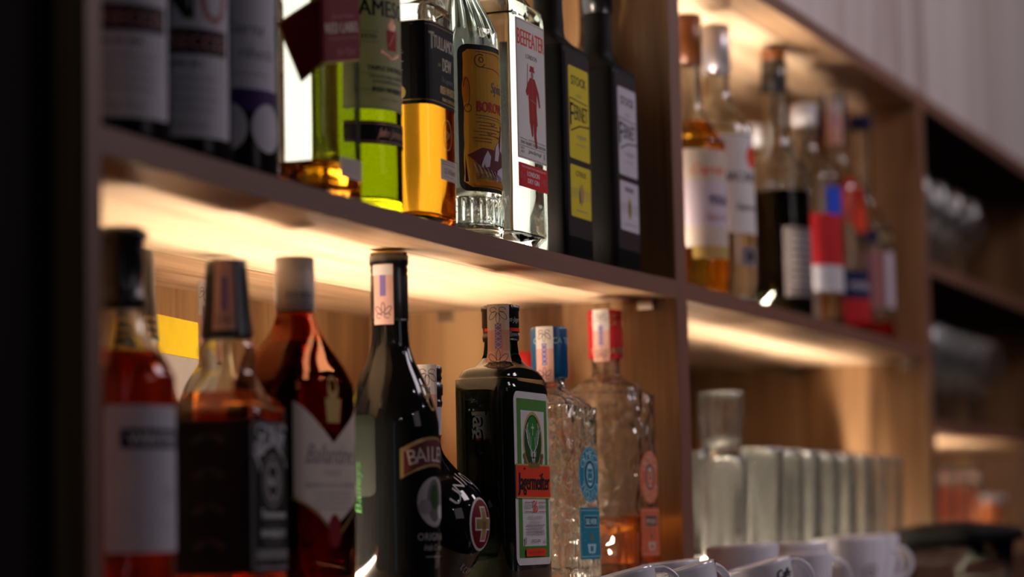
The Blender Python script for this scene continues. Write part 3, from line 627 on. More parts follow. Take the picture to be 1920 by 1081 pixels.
c.ell(0, .0835, .0175, .0190, 'grey_print'); c.ell(0, .0835, .0150, .0165, 'ink'); c.ell(0, .0835, .0125, .0140, 'ink_faint'); c.ell(0, .0835, .0095, .011, 'ink'); c.text('No.7', 0, .0800, .0075, 'pale_silver', .014, bold=.0003)
c.text('Tennessee', 0, .0575, .0065, 'pale_silver', .044, .2, bold=.0004); c.text('SOUR MASH', 0, .0515, .0030, 'grey_print', .026); c.text('WHISKEY', 0, .0440, .0060, 'pale_silver', .044, bold=.0003); c.text('70cl 40%', 0, .0385, .0036, 'grey_print', .03)
c.rect(-.028, .028, .029, .036, 'grey_print'); c.oval(-.016, .027, .008, .003, .0010, 'grey_print'); c.oval(.016, .027, .008, .003, .0010, 'grey_print')
c.oval(-.018, .118, .009, .004, .0012, 'pale_silver', 0, 300); c.oval(.018, .118, .009, .004, .0012, 'pale_silver', 0, 300)
c.build('front_label', t)
c = Canvas(S_left(p), .003); c.rect(-.0335, .0335, .020, .126, 'black_label')
for k in range(4):
    b = .028 + k * .0245; c.line([(-.031, b + .021), (.031, b + .021)], .0006, 'back_green'); c.arc('OLD TIME', 0, b - .002, .014, .004, 'ink_soft', -45, 45); c.lines(-.02, .02, b + .002, b + .008, 2, 'back_green', .0011)
c.build('side_label', t)
# bottle behind with strip
t = thing('liqueur_bottle', 'bottle with white topped pink duty strip just behind the square black label whiskey', 'bottle', place(1.722, .985, 'l'), 0)
pr = [rd(0, .030), rd(.004, .035, 1), rd(.13, .035), rd(.165, .030), rd(.185, .018), rd(.20, .0145), rd(.252, .0140)]
shell('glass_body', pr, .003, .012, 'clear_glass', t); liquid(pr, .003, .012, .16, 'whisky_deep', t); p = resample(pr); lathe('cap', [(.218, .0158), (.254, .0158), (.2545, .012)], 'black_cap', t)
tax_strip(t, [(0, .0165, .0165, 2), (.3, .0165, .0165, 2)], -1.75, .018, .183, .254)
# pale and yellow cartons at the back
t = thing('gift_carton', 'small pale carton with a yellow top standing at the back of the lower shelf', 'box', place(1.78, 1.09, 'l'), .15)
box('carton', (-.05, .05, -.03, .03, 0, .200), 'ink_faint', t); box('lid', (-.051, .051, -.031, .031, .2003, .232), 'yellow_card', t)
# cream capped scotch
t = thing('scotch_bottle', 'reddish amber scotch bottle with cream cap and arrow shaped cream label', 'bottle', place(1.603, .8515, 'l'), -.04)
W_, D_ = .103, .060
pr = [sq(0, W_ - .008, D_ - .008, 3.6), sq(.004, W_, D_, 4, 1), sq(.140, W_, D_, 4), sq(.162, W_ * .96, D_ * .96, 3.6), sq(.180, W_ * .72, D_ * .78, 2.8), sq(.196, .040, .038, 2.1), rd(.208, .0150), rd(.216, .0136), rd(.252, .0136)]
shell('glass_body', pr, .003, .010, 'amber_glass', t); p = resample(pr); liquid(pr, .003, .010, .188, 'scotch_red', t)
lathe('cap', [(.2125, .0150), (.241, .0150), (.242, .0144), (.244, .0150), (.246, .0144), (.248, .0150), (.250, .0144), (.2525, .0152), (.253, .0138)], 'cream_cap', t)
c = Canvas(S_round([(0, .0151, .0151, 2), (.3, .0151, .0151, 2)], .22, -.75), .003, None, .0003); c.text("Ballantine's", 0, .222, .0055, 'grey_print', .024, .35); c.build('cap_print', t)
c = Canvas(S_front(p), .004)
c.poly([(-.046, .143), (0.002, .113), (.0, .050), (-.046, .074)], 'beige'); c.poly([(.002, .113), (.047, .143), (.047, .074), (.0, .050)], 'beige')
c.line([(-.046, .0725), (-.020, .060), (.0, .046), (.010, .046), (.030, .060), (.047, .072)], .0022, 'gold')
c.text("Ballantine's", .002, .0975, .0150, 'grey_print', .076, .35, bold=.0003); c.text('FINEST', .0, .0885, .0048, 'ink_faint', .026); c.text('BLENDED SCOTCH WHISKY', .0, .0795, .0044, 'ink_faint', .072, bold=.0001); c.lines(-.030, .030, .062, .077, 4, 'ink_faint', .0014)
c.ell(.002, .048, .0095, .0125, 'wine_red'); c.build('front_label', t)
c = Canvas(S_front(p), .004); c.poly([(-.010, .146), (.014, .146), (.011, .128), (-.007, .128)], 'gold_flat'); c.ell(.002, .153, .008, .010, 'gold_flat'); c.build('crest', t, 'gold crest')
# cream liqueur
t = thing('cream_liqueur_bottle', 'tall black cream liqueur bottle with curved red and gold name band on the lower shelf', 'bottle', place(1.763, .850, 'l'), 0)
pr = [rd(0, .030), rd(.003, .0355), rd(.010, .0375, 1), rd(.115, .0385), rd(.140, .0370), rd(.165, .0290), rd(.188, .0185), rd(.208, .0150), rd(.268, .0145)]
solid('glass_body', pr, 'black_glass', t); p = resample(pr)
lathe('cap', [(.216, .0148), (.220, .0154), (.253, .0154), (.255, .0148), (.258, .0154), (.261, .0148), (.2635, .0160), (.2698, .0160), (.2704, .014)], 'black_cap', t, 48)
lathe('cap_ring', [(.2705, .0148), (.2724, .0150), (.2727, .013)], 'gold_flat', t, 48)
c = Canvas(S_round([(0, .0161, .0161, 2), (.3, .0161, .0161, 2)], .22, -1.45), .003, None, .0003)
c.rect(-.0085, .0085, .213, .262, 'strip_pink'); c.rect(-.0025, .0025, .236, .257, 'strip_purple'); fleur(c, 0, .2225, 1.15, 'strip_ink', 1, .0007); c.rect(-.0095, .0085, .253, .2615, 'strip_white'); c.build('tax_strip', t, 'torn pink paper duty strip')
PH = -.08
c = Canvas(S_round(p, .11, PH), .003, .004, .0005)
def band(c, u0, u1, v0, v1, bend, mat, n=10):
    for k in range(n):
        a = u0 + (u1 - u0) * k / n; b = u0 + (u1 - u0) * (k + 1) / n; f = lambda u: bend * (1 - (2 * (u - u0) / (u1 - u0) - 1) ** 2)
        c.P.append(([(a, v0 + f(a)), (b, v0 + f(b)), (b, v1 + f(b)), (a, v1 + f(a))], mat, c.h))
    c.h += .00003
band(c, -.034, .034, .0880, .1120, .010, 'gold'); band(c, -.031, .031, .0905, .1095, .010, 'maroon'); c.h += .00002
c.arc('BAILEYS', 0, -.010, .112, .0125, 'beige', -13.5, 13.5)
c.oval(.004, .150, .005, .0065, .0018, 'gold_flat'); c.oval(-.001, .158, .0045, .0055, .0016, 'gold_flat')
c.ell(0, .070, .020, .020, 'ink_faint'); c.ell(0, .071, .010, .017, 'ink_soft'); c.ell(0, .074, .006, .010, 'deep_green')
c.ell(-.012, .066, .007, .006, 'grey_print'); c.ell(.012, .062, .007, .006, 'pale_silver')
c.text('THE', 0, .0495, .0030, 'ink_faint', .007); c.text('ORIGINAL', 0, .0395, .0060, 'ink_faint', .040); c.text('Irish Cream', 0, .0315, .0050, 'ink_faint', .028, .3); c.line([(-.012, .0265), (.012, .0265)], .0005, 'ink_faint'); c.build('front_label', t)
c = Canvas(S_round(p, .11, PH - 1.75), .003, .004, .0004); c.rrect(-.014, .014, .075, .140, .006, 'back_green'); c.text('Baileys', 0, .082, .007, 'deep_green', .04, .3, 90); c.build('back_label', t)
# round bitter bottle with cross
t = thing('bitter_bottle', 'round bomb shaped black bitter bottle with a red and gold cross badge', 'bottle', place(1.8645, .869, 'l'), 0)
rb = .0545; pr = [rd(0, .026), rd(.003, .031)]
for k in range(1, 12):
    a = -.78 + k * (1.9 / 12); pr.append(rd((.0525 + rb * math.sin(a) * .95), rb * math.cos(a)))
pr += [rd(.109, .0190), rd(.118, .0150), rd(.130, .0145), rd(.168, .0145)]
solid('glass_body', pr, 'black_glass', t, K=64, k=3); p = resample(pr, 3)
lathe('cap', [(.152, .0162), (.156, .0168), (.157, .0160), (.161, .0160), (.162, .0168), (.171, .0168), (.172, .0160), (.175, .0160), (.176, .0168), (.179, .0160), (.182, .0168), (.1855, .0168), (.187, .0150)], 'black_cap', t, 48, 30, .02, (.162, .171))
N1 = [(0, .0152, .0152, 2), (.3, .0152, .0152, 2)]
c = Canvas(S_round(N1, .14, -.9), .003, None, .0003); c.rect(-.020, .034, .128, .153, 'paper'); c.rect(-.020, .034, .1515, .154, 'red_bright'); c.text('ZWACK', -.004, .1445, .0042, 'ink', .020, bold=.0002); c.text('Unicum', -.002, .134, .005, 'red_ink', .018, .4); c.rect(-.020, .034, .1265, .128, 'red_ink'); c.build('neck_label', t)
tax_strip(t, [(0, .0170, .0170, 2), (.3, .0170, .0170, 2)], -.92, .0165, .124, .187, h=.0016, fl=1.25)
c = Canvas(S_round(p, .056, -.0), .003, .003, .0004)
c.ell(0, .052, .0215, .0225, 'paper'); c.ell(0, .052, .0195, .0205, 'wine_red')
for m_, e in (('paper', .0012), ('gold', 0)):
    c.rect(-.0042 - e, .0042 + e, .0385 - e, .0655 + e, m_); c.h -= .00002; c.rect(-.0132 - e, .0132 + e, .0478 - e, .0562 + e, m_)
c.arc('UNICUM', -.001, .054, .0320, .0105, 'pale_silver', -66, 58, sxx=1.45); c.arc('ZWACK', 0, .052, .036, .0055, 'pale_silver', -205, -150, inward=True)
c.build('front_label', t)
# herbal liqueur, rectangular
t = thing('herbal_liqueur_bottle', 'flat rectangular black green liqueur bottle with stag label and embossed side', 'bottle', place(1.972, .8415, 'l'), 0)
W_, D_ = .102, .056
pr = [sq(0, W_ - .012, D_ - .010, 5), sq(.004, W_, D_, 6, 1), sq(.166, W_, D_, 6), sq(.178, W_ * .98, D_ * .98, 5), sq(.187, W_ * .84, D_ * .88, 3.8), sq(.192, .050, .042, 2.6), rd(.199, .0170), rd(.208, .0148), rd(.2135, .0145)]
solid('glass_body', pr, 'green_black', t); p = resample(pr)
lathe('neck', [(.196, .0185), (.202, .0160), (.210, .0149), (.226, .0145)], 'green_neck', t)
lathe('cap', [(.2135, .0160), (.2175, .0166), (.219, .0158), (.225, .0158), (.226, .0166), (.240, .0166), (.2405, .0170), (.2445, .0170), (.2455, .0155)], 'black_cap', t, 48, 40, .012, (.2404, .2446))
N2 = [(0, .0167, .0167, 2), (.3, .0167, .0167, 2)]
c = Canvas(S_round(N2, .22, -.4), .003, None, .0002); c.rect(-.030, .032, .2215, .2245, 'red_bright'); c.text('C. Mast-Jager', -.004, .2300, .0045, 'cream', .026, .3); c.build('cap_print', t)
N3 = [(.186, .026, .022, 2), (.194, .0205, .0205, 2), (.202, .0175, .0175, 2), (.214, .0170, .0170, 2), (.3, .0170, .0170, 2)]
tax_strip(t, N3, -1.30, .0195, .188, .2455, h=.0010, fl=1.3)
S6 = S_front(p)
c = Canvas(lambda u, v, h: S6(u * 1.08, .016 + (v - .018) * 1.36, h), .004)
c.rrect(-.0365, .0365, .0180, .1290, .006, 'paper'); c.rrect(-.0320, .0320, .0225, .1245, .001, 'green_band'); c.rect(-.0245, .0250, .030, .1170, 'paper'); c.rect(-.0245, .0250, .0300, .0695, 'paper')
c.ell(0, .0975, .0205, .0190, 'gold_flat', 36); c.ell(0, .0975, .0180, .0170, 'deep_green', 36); c.ell(0, .1020, .0120, .0115, 'mid_green')
c.line([(0, .1015), (0, .1085)], .0011, 'cream'); c.line([(-.0026, .1062), (.0026, .1062)], .0011, 'cream')
for d in (-1, 1):
    c.line([(d * .002, .0905), (d * .006, .0930), (d * .010, .0965), (d * .0125, .1015), (d * .0118, .1075)], .0012, 'pale_silver')
    for a_, b_ in (((.0050, .0925), (.0042, .1000)), ((.0085, .0950), (.0070, .1025)), ((.0108, .0980), (.0096, .1045)), ((.0124, .1015), (.0150, .1050)), ((.0120, .1050), (.0100, .1090))): c.line([(d * a_[0], a_[1]), (d * b_[0], b_[1])], .0009, 'pale_silver')
    c.poly([(d * .002, .0895), (d * .0065, .0915), (d * .0055, .0875), (d * .002, .0870)][::d], 'ink_faint')
c.poly([(-.0035, .0905), (.0035, .0905), (.0030, .0845), (.0018, .0800), (-.0018, .0800), (-.0030, .0845)], 'pale_silver'); c.poly([(-.0030, .0850), (.0030, .0850), (.0060, .0740), (-.0060, .0740)], 'ink_faint')
c.ell(-.0016, .0868, .0008, .0007, 'ink'); c.ell(.0016, .0868, .0008, .0007, 'ink'); c.ell(0, .0812, .0012, .0010, 'ink'); c.poly([(-.0012, .0900), (.0012, .0900), (.0004, .0845), (-.0004, .0845)], 'maroon')
for d in (-1, 1):
    for k in range(7):
        a = math.radians(205 + k * 11) if d < 0 else math.radians(335 - k * 11)
        c.ell(.0205 * math.cos(a), .0960 + .0195 * math.sin(a), .0026, .0020, 'gold')
c.rect(-.0362, .0362, .0605, .0825, 'gold_flat'); c.rect(-.0362, .0362, .0615, .0815, 'red_bright')
for k in range(9): c.ell(-.010 + k * .0025, .0815 + .0008 * (k % 2), .0018, .0018, 'gold')
c.text('Jagermeifter', 0, .0660, .0115, 'ink', .066, bold=.0006); c.ell(-.0215, .0795, .0006, .0008, 'ink'); c.ell(-.0195, .0795, .0006, .0008, 'ink')
c.text('56', 0, .0515, .0080, 'red_bright', .0095, bold=.0003); c.text('SELECTED', -.0150, .0540, .0026, 'ink_soft', .014); c.text('BOTANICALS', .0150, .0540, .0026, 'ink_soft', .014)
for y in (.0580, .0520): c.line([(-.022, y), (-.007, y)], .0004, 'red_ink'); c.line([(.007, y), (.022, y)], .0004, 'red_ink')
c.text('HERBAL LIQUEUR', 0, .0475, .0020, 'ink_faint', .030); c.text('KRAUTERLIKOR', 0, .0448, .0018, 'ink_faint', .022); c.lines(-.020, .020, .0385, .0440, 3, 'ink_faint', .0007); c.text('MAST-JAGERMEISTER SE', 0, .0370, .0018, 'ink_soft', .036)
c.text('SINCE 1878', 0, .0322, .0022, 'ink_soft', .018); c.rect(-.0225, -.0200, .0310, .0355, 'ink_faint'); c.text('35%', .0205, .0320, .0024, 'ink_faint', .006)
c.rrect(-.0210, .0210, .0235, .0285, .0006, 'red_bright'); c.text('DER KRAUTERLIKOR', 0, .0250, .0018, 'red_ink', .034)
c.build('front_label', t)
c = Canvas(S_left(p), .003, None, .0008); c.line([(-.013, .024), (.013, .024), (.013, .160), (-.013, .160)], .0012, 'green_black', True); c.text('Jagermeifter', -.0055, .152, .0125, 'green_black', .116, 0, -90, 'l', bold=.0005); o_ = c.build('embossed_name', t, 'raised glass lettering'); md = o_.modifiers.new('raise', 'SOLIDIFY'); md.thickness = .0012; md.offset = 1

# back row small red cap
t = thing('spirit_bottle', 'bottle with small red cap peeping out behind the stag label bottle', 'bottle', place(2.245, .938, 'l'), 0)
pr = [rd(0, .026), rd(.004, .030, 1), rd(.13, .030), rd(.165, .026), rd(.19, .0145), rd(.222, .0125)]
shell('glass_body', pr, .003, .012, 'clear_glass', t); liquid(pr, .003, .012, .11, 'golden', t); lathe('cap', [(.194, .0140), (.225, .0140), (.2255, .010)], 'red_ink', t)

# two ornate tequila bottles
def tequila(x, lab, cw, dep, top, cap, m1, m2, m3, sub, liq, lvl, strip_side, Hs):
    t = thing('tequila_bottle', lab, 'bottle', place(x, .812 + dep / 2, 'l'), 0)
    s = Hs
    pr = [sq(0, cw - .006, dep - .006, 5), sq(.003, cw, dep, 6, 1), sq(.150 * s, cw, dep, 6), sq(.160 * s, cw * .93, dep * .93, 5), sq(.168 * s, cw * .70, dep * .74, 3.4), rd(.176 * s, .0170), rd(.184 * s, .0145), rd((top - .004), .0140)]
    def wob(a, z):
        if z < .014: return .02 * math.sin(a * 26)
        if z > .150 * s and z < .17 * s: return .018 * math.sin(a * 26)
        return 0
    shell('glass_body', pr, .004, .012, 'relief_fine' if liq is None else 'relief_glass', t, K=104, wob=wob); p = resample(pr)
    if liq: liquid(pr, .004, .012, lvl, liq, t, K=72)
    else: liquid(pr, .004, .012, lvl, 'clear_spirit', t, K=72)
    cb = top - .048
    lathe('cap', [(cb, .0168), (cb + .001, .0172), (top - .002, .0172), (top, .0165), (top + .0004, .014)], cap, t, 48)
    NC = [(0, .0173, .0173, 2), (.4, .0173, .0173, 2)]
    c = Canvas(S_round(NC, .2, -.35), .003, None, .0003); c.text('OLMECA TEQUILA', 0, top - .016, .0060, 'teal_light' if cap == 'blue_cap' else 'gold', .062)
    if cap != 'blue_cap':
        c.text('OLMECA TEQUILA', 0, top - .008, .0040, 'gold', .060); c.rect(-.022, .022, top - .036, top - .019, 'red_label'); c.text('TEQUILA REPOSADO', 0, top - .044, .0062, 'gold', .062, bold=.0004)
    c.build('cap_print', t); tax_strip(t, NC, -1.45, .0165, cb - .004, top, h=.0008)
    c = Canvas(S_front(p), .003); cu = .006; k = 1
    c.ell(cu, .0965, .0285, .0260, m1, 40); c.oval(cu, .0965, .0270, .0246, .0006, m3); c.oval(cu, .0965, .0155, .0140, .0008, m3)
    c.arc('OLMECA', cu, .0965, .0172, .0082, m3, -68, 68, ev=.9, sxx=1.25); c.arc('TEQUILA', cu, .0965, .0172, .0082, m3, 248, 112, inward=True, ev=.9, sxx=1.1)
    c.ell(cu, .0965, .0130, .0128, m2); c.ell(cu, .0965, .0088, .0105, m3); c.rrect(cu - .0062, cu + .0062, .0890, .1035, .0015, m1); c.ell(cu - .003, .0985, .0012, .0008, m3); c.ell(cu + .003, .0985, .0012, .0008, m3); c.rect(cu - .0035, cu + .0035, .0915, .0930, m3); c.rect(cu - .006, cu + .006, .1020, .1040, m3)
    for d in (-1, 1): c.ell(cu + d * .0232, .0965, .0010, .0010, 'gold')
    c.rrect(cu - .0285, cu + .0285, .0185, .0660, .002, m1); c.line([(cu - .0265, .0210), (cu + .0265, .0210), (cu + .0265, .0635), (cu - .0265, .0635)], .0005, m3, True)
    c.rect(cu - .017, cu + .017, .0480, .0585, m2); c.line([(cu - .017, .0480), (cu + .017, .0480), (cu + .017, .0585), (cu - .017, .0585)], .0005, m3, True); c.text(sub, cu, .0505, .0055, m3, .028, bold=.0004)
    c.poly([(cu, .0440), (cu + .004, .0380), (cu, .0345), (cu - .004, .0380)], 'gold'); c.poly([(cu - .011, .0325), (cu + .011, .0325), (cu + .008, .0240), (cu - .008, .0240)], m3); c.rect(cu - .004, cu + .004, .0255, .0305, m1)
    for k in range(40):
        a, b = R.uniform(-.026, .026), R.uniform(.0215, .063)
        if abs(a) > .018 or b < .0235: c.rect(cu + a, cu + a + .0012, b, b + .0008, m3)
    c.build('front_label', t)
tequila(2.100, 'ornate clear tequila bottle with blue cap and teal oval label', .081, .070, .235, 'blue_cap', 'teal', 'teal_dark', 'teal_light', 'SILVER', None, .148, -1, 1.0)
tequila(2.2655, 'ornate clear tequila bottle with red cap, orange oval label and amber liquor low inside', .084, .082, .2640, 'red_label', 'orange_red', 'maroon', 'cream', 'REPOSADO', 'golden', .058, -1, 1.12)

# ------------------------------------------------------------------ second bay, upper shelf
def generic(name, label, x, y, r, h, hs, body, liq, lvl, capm, caph, labels, level='u', rn=.0145, rot=0, neckz=None, phi=-.6, square=0, wall=.003, capr=.0165):
    t = thing(name, label, 'bottle', place(x, y, level), rot)
    S_ = (lambda z, w_, n_=6, sh_=False: (z, w_, w_, square, 1) if sh_ else (z, w_, w_, square)) if square else (lambda z, w_, n_=6, sh_=False: rd(z, w_, sh_))
    pr = [S_(0, r - .004), S_(.004, r, 6, True), S_(hs, r), S_(hs + .018, r * .9), rd(hs + .036, (r + rn) * .5 * .9), rd(hs + .052, rn + .002), rd(hs + .07, rn), rd(h - .003, rn)]
    if MATS[body].node_tree.nodes.get('Principled BSDF'): solid('glass_body', pr, body, t)
    else:
        shell('glass_body', pr, wall, .012, body, t)
        if liq: liquid(pr, wall, .012, lvl, liq, t)
    lathe('cap', [(h - caph, capr), (h - .001, capr), (h, capr - .003)], capm, t)
    p = resample(pr); c = Canvas(S_round(p, hs / 2, phi) if not square else S_front(p), .004)
    nm = 'front_label'
    for k in labels:
        if k[0] == 'new': c.build(nm, t); c = Canvas(S_round(p, hs / 2, phi), .004); nm = k[1]; continue
        if k[0] == 'r': c.rrect(k[1], k[2], k[3], k[4], .002, k[5])
        elif k[0] == 't': c.text(k[1], k[2], k[3], k[4], k[5], k[6], k[7] if len(k) > 7 else 0, bold=.0004)
        elif k[0] == 'e': c.ell(k[1], k[2], k[3], k[4], k[5])
        elif k[0] == 'l': c.lines(k[1], k[2], k[3], k[4], k[5], k[6], k[7])
    if c.P: c.build(nm, t)
    return t
generic('rum_bottle', 'bottle with cream label mostly hidden by the thick upright, second bay upper shelf', 2.470, .868, .030, .300, .19, 'clear_glass', 'rum', .10, 'cream_cap', .045, [('r', -.03, .03, .05, .17, 'cream'), ('r', -.03, .03, .06, .08, 'navy')])
generic('rum_bottle', 'amber spiced rum bottle with brown cap and pale pink label, second bay', 2.578, .862, .0405, .328, .165, 'clear_glass', 'rum', .203, 'brown_cap', .058,
        [('r', -.034, .034, .058, .168, 'beige'), ('t', 'Captain', .002, .140, .012, 'orange_red', .045, .3), ('r', -.034, .034, .080, .132, 'lilac'), ('t', 'MORGAN', .016, .105, .012, 'navy', .03), ('t', 'Spiced', .010, .088, .008, 'rose', .03, .3), ('r', -.02, .034, .045, .059, 'gold_flat')], phi=-.75)
generic('white_rum_bottle', 'clear white rum bottle with tall pale label and silver cap, second bay', 2.684, .862, .0400, .336, .195, 'clear_glass', 'clear_spirit', .20, 'silver_cap', .058,
        [('r', -.034, .036, .085, .20, 'paper'), ('t', 'BACARDI', .006, .145, .012, 'ink', .056), ('e', .022, .175, .012, .014, 'red_bright'), ('t', 'Superior', .010, .112, .008, 'ink', .036, .35), ('new', 'lower_label'), ('r', -.002, .026, .047, .070, 'grey_print'), ('e', .012, .058, .006, .007, 'ink')], phi=-.6)
t = generic('herbal_liqueur_bottle', 'liqueur bottle with dark lower half and black brass topped cap, second bay', 2.920, .862, .0400, .333, .175, 'clear_glass', 'dark_liquid', .165, 'black_cap', .040,
        [('r', -.030, .030, .030, .118, 'ink_soft'), ('l', -.022, .024, .04, .11, 8, 'ink_faint', .003)], rn=.0165, phi=-.4)
lathe('cap_top', [(.3335, .0150), (.348, .0158), (.349, .012)], 'brown_cap', t)
generic('vodka_bottle', 'clear bottle with bright blue flag label and red and white lower label, second bay', 3.055, .862, .0440, .300, .185, 'clear_glass', 'clear_spirit', .07, 'pale_silver', .03,
        [('r', -.038, .036, .081, .150, 'red_label'), ('r', -.008, .036, .149, .186, 'bright_blue'), ('r', -.038, .036, .048, .082, 'pale_silver')], phi=-.5)
generic('vodka_bottle', 'clear bottle half full of red spirit standing behind the blue flag label bottle', 3.125, .955, .038, .290, .19, 'clear_glass', 'red_spirit', .10, 'pale_silver', .03, [('r', -.01, .03, .1, .16, 'red_label')], phi=-.5)
t = generic('vodka_bottle', 'clear vodka bottle with navy cap, pink duty strip and red flower label', 3.205, .862, .0400, .338, .19, 'clear_glass', 'red_spirit', .045, 'navy', .062,
        [('e', -.008, .185, .018, .035, 'red_bright'), ('e', .004, .160, .014, .02, 'red_bright'), ('new', 'lower_label'), ('r', -.034, .034, .050, .090, 'navy'), ('t', 'VODKA', 0, .064, .010, 'lilac', .04), ('r', -.03, .03, .02, .051, 'red_label')], phi=-.5)
tax_strip(t, [(0, .0170, .0170, 2), (.4, .0170, .0170, 2)], -1.35, .022, .265, .338)
generic('liqueur_bottle', 'clear bottle with slim navy cap and navy gold label, last in the second bay', 3.345, .862, .0390, .328, .15, 'clear_glass', 'red_spirit', .03, 'navy', .02,
        [('r', -.034, .034, .140, .158, 'navy'), ('r', -.010, .034, .143, .155, 'gold'), ('new', 'lower_label'), ('r', .0, .034, .05, .13, 'lilac'), ('r', -.034, -.005, .05, .13, 'rose')], phi=-.5)
generic('liqueur_bottle', 'clear bottle with gold neck band behind the navy capped vodka, second bay', 3.30, .955, .034, .320, .17, 'clear_glass', 'golden', .12, 'gold', .05, [('r', -.03, .03, .06, .12, 'beige')], phi=-.5)

# ------------------------------------------------------------------ glassware
def dup(root, loc, rotz, label, group=None):
    r = root.copy(); C.objects.link(r); r.location = loc; r.rotation_euler = (0, 0, rotz); r['label'] = label
    if group: r['group'] = group
    for ch in list(root.children):
        c_ = ch.copy(); C.objects.link(c_); c_.parent = r
    return r
def tumbler_mesh(name, r0, r1, h, t, base, flutes=0, amp=.03, parent=None, mat='tumbler_glass'):
    pr = [rd(0, r0 - .002), rd(.002, r0, 1), rd(h * .5, (r0 + r1) / 2), rd(h, r1)]
    return shell(name, pr, t, base, mat, parent, K=48 if not flutes else flutes * 6, wob=(lambda a, z: amp * math.cos(a * flutes) if .01 < z < h * .8 else 0) if flutes else None, k=3)
# stacked cut highball glasses by the upright
t = thing('highball_glass', 'heavy cut highball glass right of the thick upright, lower one of the tall stack', 'glass', (2.655, .860, DECK + .0004)); tumbler_mesh('glass_body', .0250, .0285, .125, .003, .018, 12, .05, t)
t2 = thing('highball_glass', 'heavy cut highball glass nested in the mouth of the tall stack, topmost', 'glass', (2.655, .860, DECK + .0004 + .1252)); tumbler_mesh('glass_body', .0215, .0265, .075, .003, .012, 12, .05, t2)
t3 = thing('highball_glass', 'cut highball glass at the back of the stack beside the thick upright', 'glass', (2.735, .962, DECK + .0004)); tumbler_mesh('glass_body', .0250, .0285, .165, .003, .018, 12, .05, t3)
ORD = ['first', 'second', 'third', 'fourth', 'fifth', 'sixth', 'seventh', 'eighth', 'ninth', 'tenth']
first = None
for yy, nx, x_0, row in ((.858, 8, 2.765, 'front'), (.957, 8, 2.812, 'middle'), (1.040, 6, 2.845, 'back')):
    for i in range(nx):
        x = x_0 + i * .0835
        if x > X2 - WD - .042: continue
        lab = 'tall clear fluted beer glass, %s from the left in the %s row of the crowd' % (ORD[i], row)
        if first is None:
            first = thing('beer_glass', lab, 'glass', (x, yy, DECK + .0004), 0, 'tall clear glasses on the second bay lower shelf'); tumbler_mesh('glass_body', .0320, .0375, .138, .0028, .014, 9, .045, first)
        else: dup(first, (x, yy, DECK + .0004), R.uniform(0, 3), lab)
# third bay, lit lower shelf: printed glasses
def printed(x, y, z, h, lab, grp, mk):
    t = thing('beer_glass', lab, 'glass', (x, y, z), 0, grp); tumbler_mesh('glass_body', .030, .0375, h, .0028, .012, 0, 0, t)
    pr = [rd(0, .030), rd(h, .0375)]; c = Canvas(S_round(pr, h / 2, -1.0)); c.ell(0, h * .68, .018, .018, mk); c.rect(-.008, .012, h * .38, h * .56, mk); c.build('print', t)
    return t
g = 'red printed glasses on the third bay lower shelf'
LP = 'clear glass with red print, %s from left in the %s row below dark shelves'
p0 = printed(3.60, .862, DECK + .0004, .128, LP % ('first', 'front'), g, 'orange_red')
for x, y, a_, b_ in ((3.70, .862, 1, 'front'), (3.80, .862, 2, 'front'), (3.65, .95, 0, 'back'), (3.75, .95, 1, 'back'), (3.90, .862, 3, 'front')): dup(p0, (x, y, DECK + .0004), R.uniform(-.2, .2), LP % (ORD[a_], b_))
t = thing('plastic_tub', 'orange plastic tub on the lower shelf at the far right edge', 'tub', (4.06, .875, DECK + .0004)); solid('tub', [rd(0, .04), rd(.003, .042, 1), rd(.075, .048, 1), rd(.076, .050, 1), rd(.08, .050)], 'orange_plastic', t); solid('lid', [rd(.0805, .052, 1), rd(.090, .052, 1), rd(.091, .049)], 'pale_silver', t)
# stemware
def stem(x, y, z, lab, grp, h=.17, rb=.038):
    t = thing('wine_glass', lab, 'glass', (x, y, z), 0, grp)
    solid('foot', [rd(0, .032), rd(.001, .033, 1), rd(.003, .026), rd(.006, .006), rd(.012, .0035), rd(h * .42, .0035), rd(h * .45, .006)], 'stem_glass', t, K=32, k=2)
    zb = h * .45
    pr = [rd(zb + .0002, .006), rd(zb + .008, rb * .55), rd(zb + .03, rb * .95), rd(zb + .05, rb), rd(h, rb * .78)]
    shell('bowl', pr, .0018, zb + .004, 'stem_glass', t, K=36, k=3); return t
ga = 'wine glasses on the upper shelf of the dark third bay'; gb = 'wine glasses on the middle shelf of the dark third bay'
la = 'stemmed wine glass on the dark upper shelf at the right, %s in its %s row'; lbx = 'stemmed wine glass on the dark middle shelf at the right, %s in its %s row'
sA = stem(3.56, .86, ZA + .0004, la % ('first', 'front'), ga, .155, .036); sB = stem(3.70, .86, ZB + .0004, lbx % ('first', 'front'), gb, .155, .038)
for i, x in enumerate((3.66, 3.78, 3.90, 4.02)): dup(sA, (x, .866, ZA + .0004), 0, la % (ORD[i + 1], 'front'))
for i, x in enumerate((3.60, 3.72, 3.84, 3.97, 4.10, 4.22)): dup(sA, (x, .965, ZA + .0004), 0, la % (ORD[i], 'back'))
for i, x in enumerate((3.80, 3.90, 4.01, 4.12)): dup(sB, (x, .866, ZB + .0004), 0, lbx % (ORD[i + 1], 'front'))
for i, x in enumerate((3.66, 3.76, 3.86, 3.97, 4.08, 4.20)): dup(sB, (x, .965, ZB + .0004), 0, lbx % (ORD[i], 'back'))
t = thing('highball_glass', 'tall frosty highball glass at the left end of the dark middle shelf', 'glass', (3.585, .862, ZB + .0004)); tumbler_mesh('glass_body', .032, .036, .165, .003, .012, 0, 0, t); 

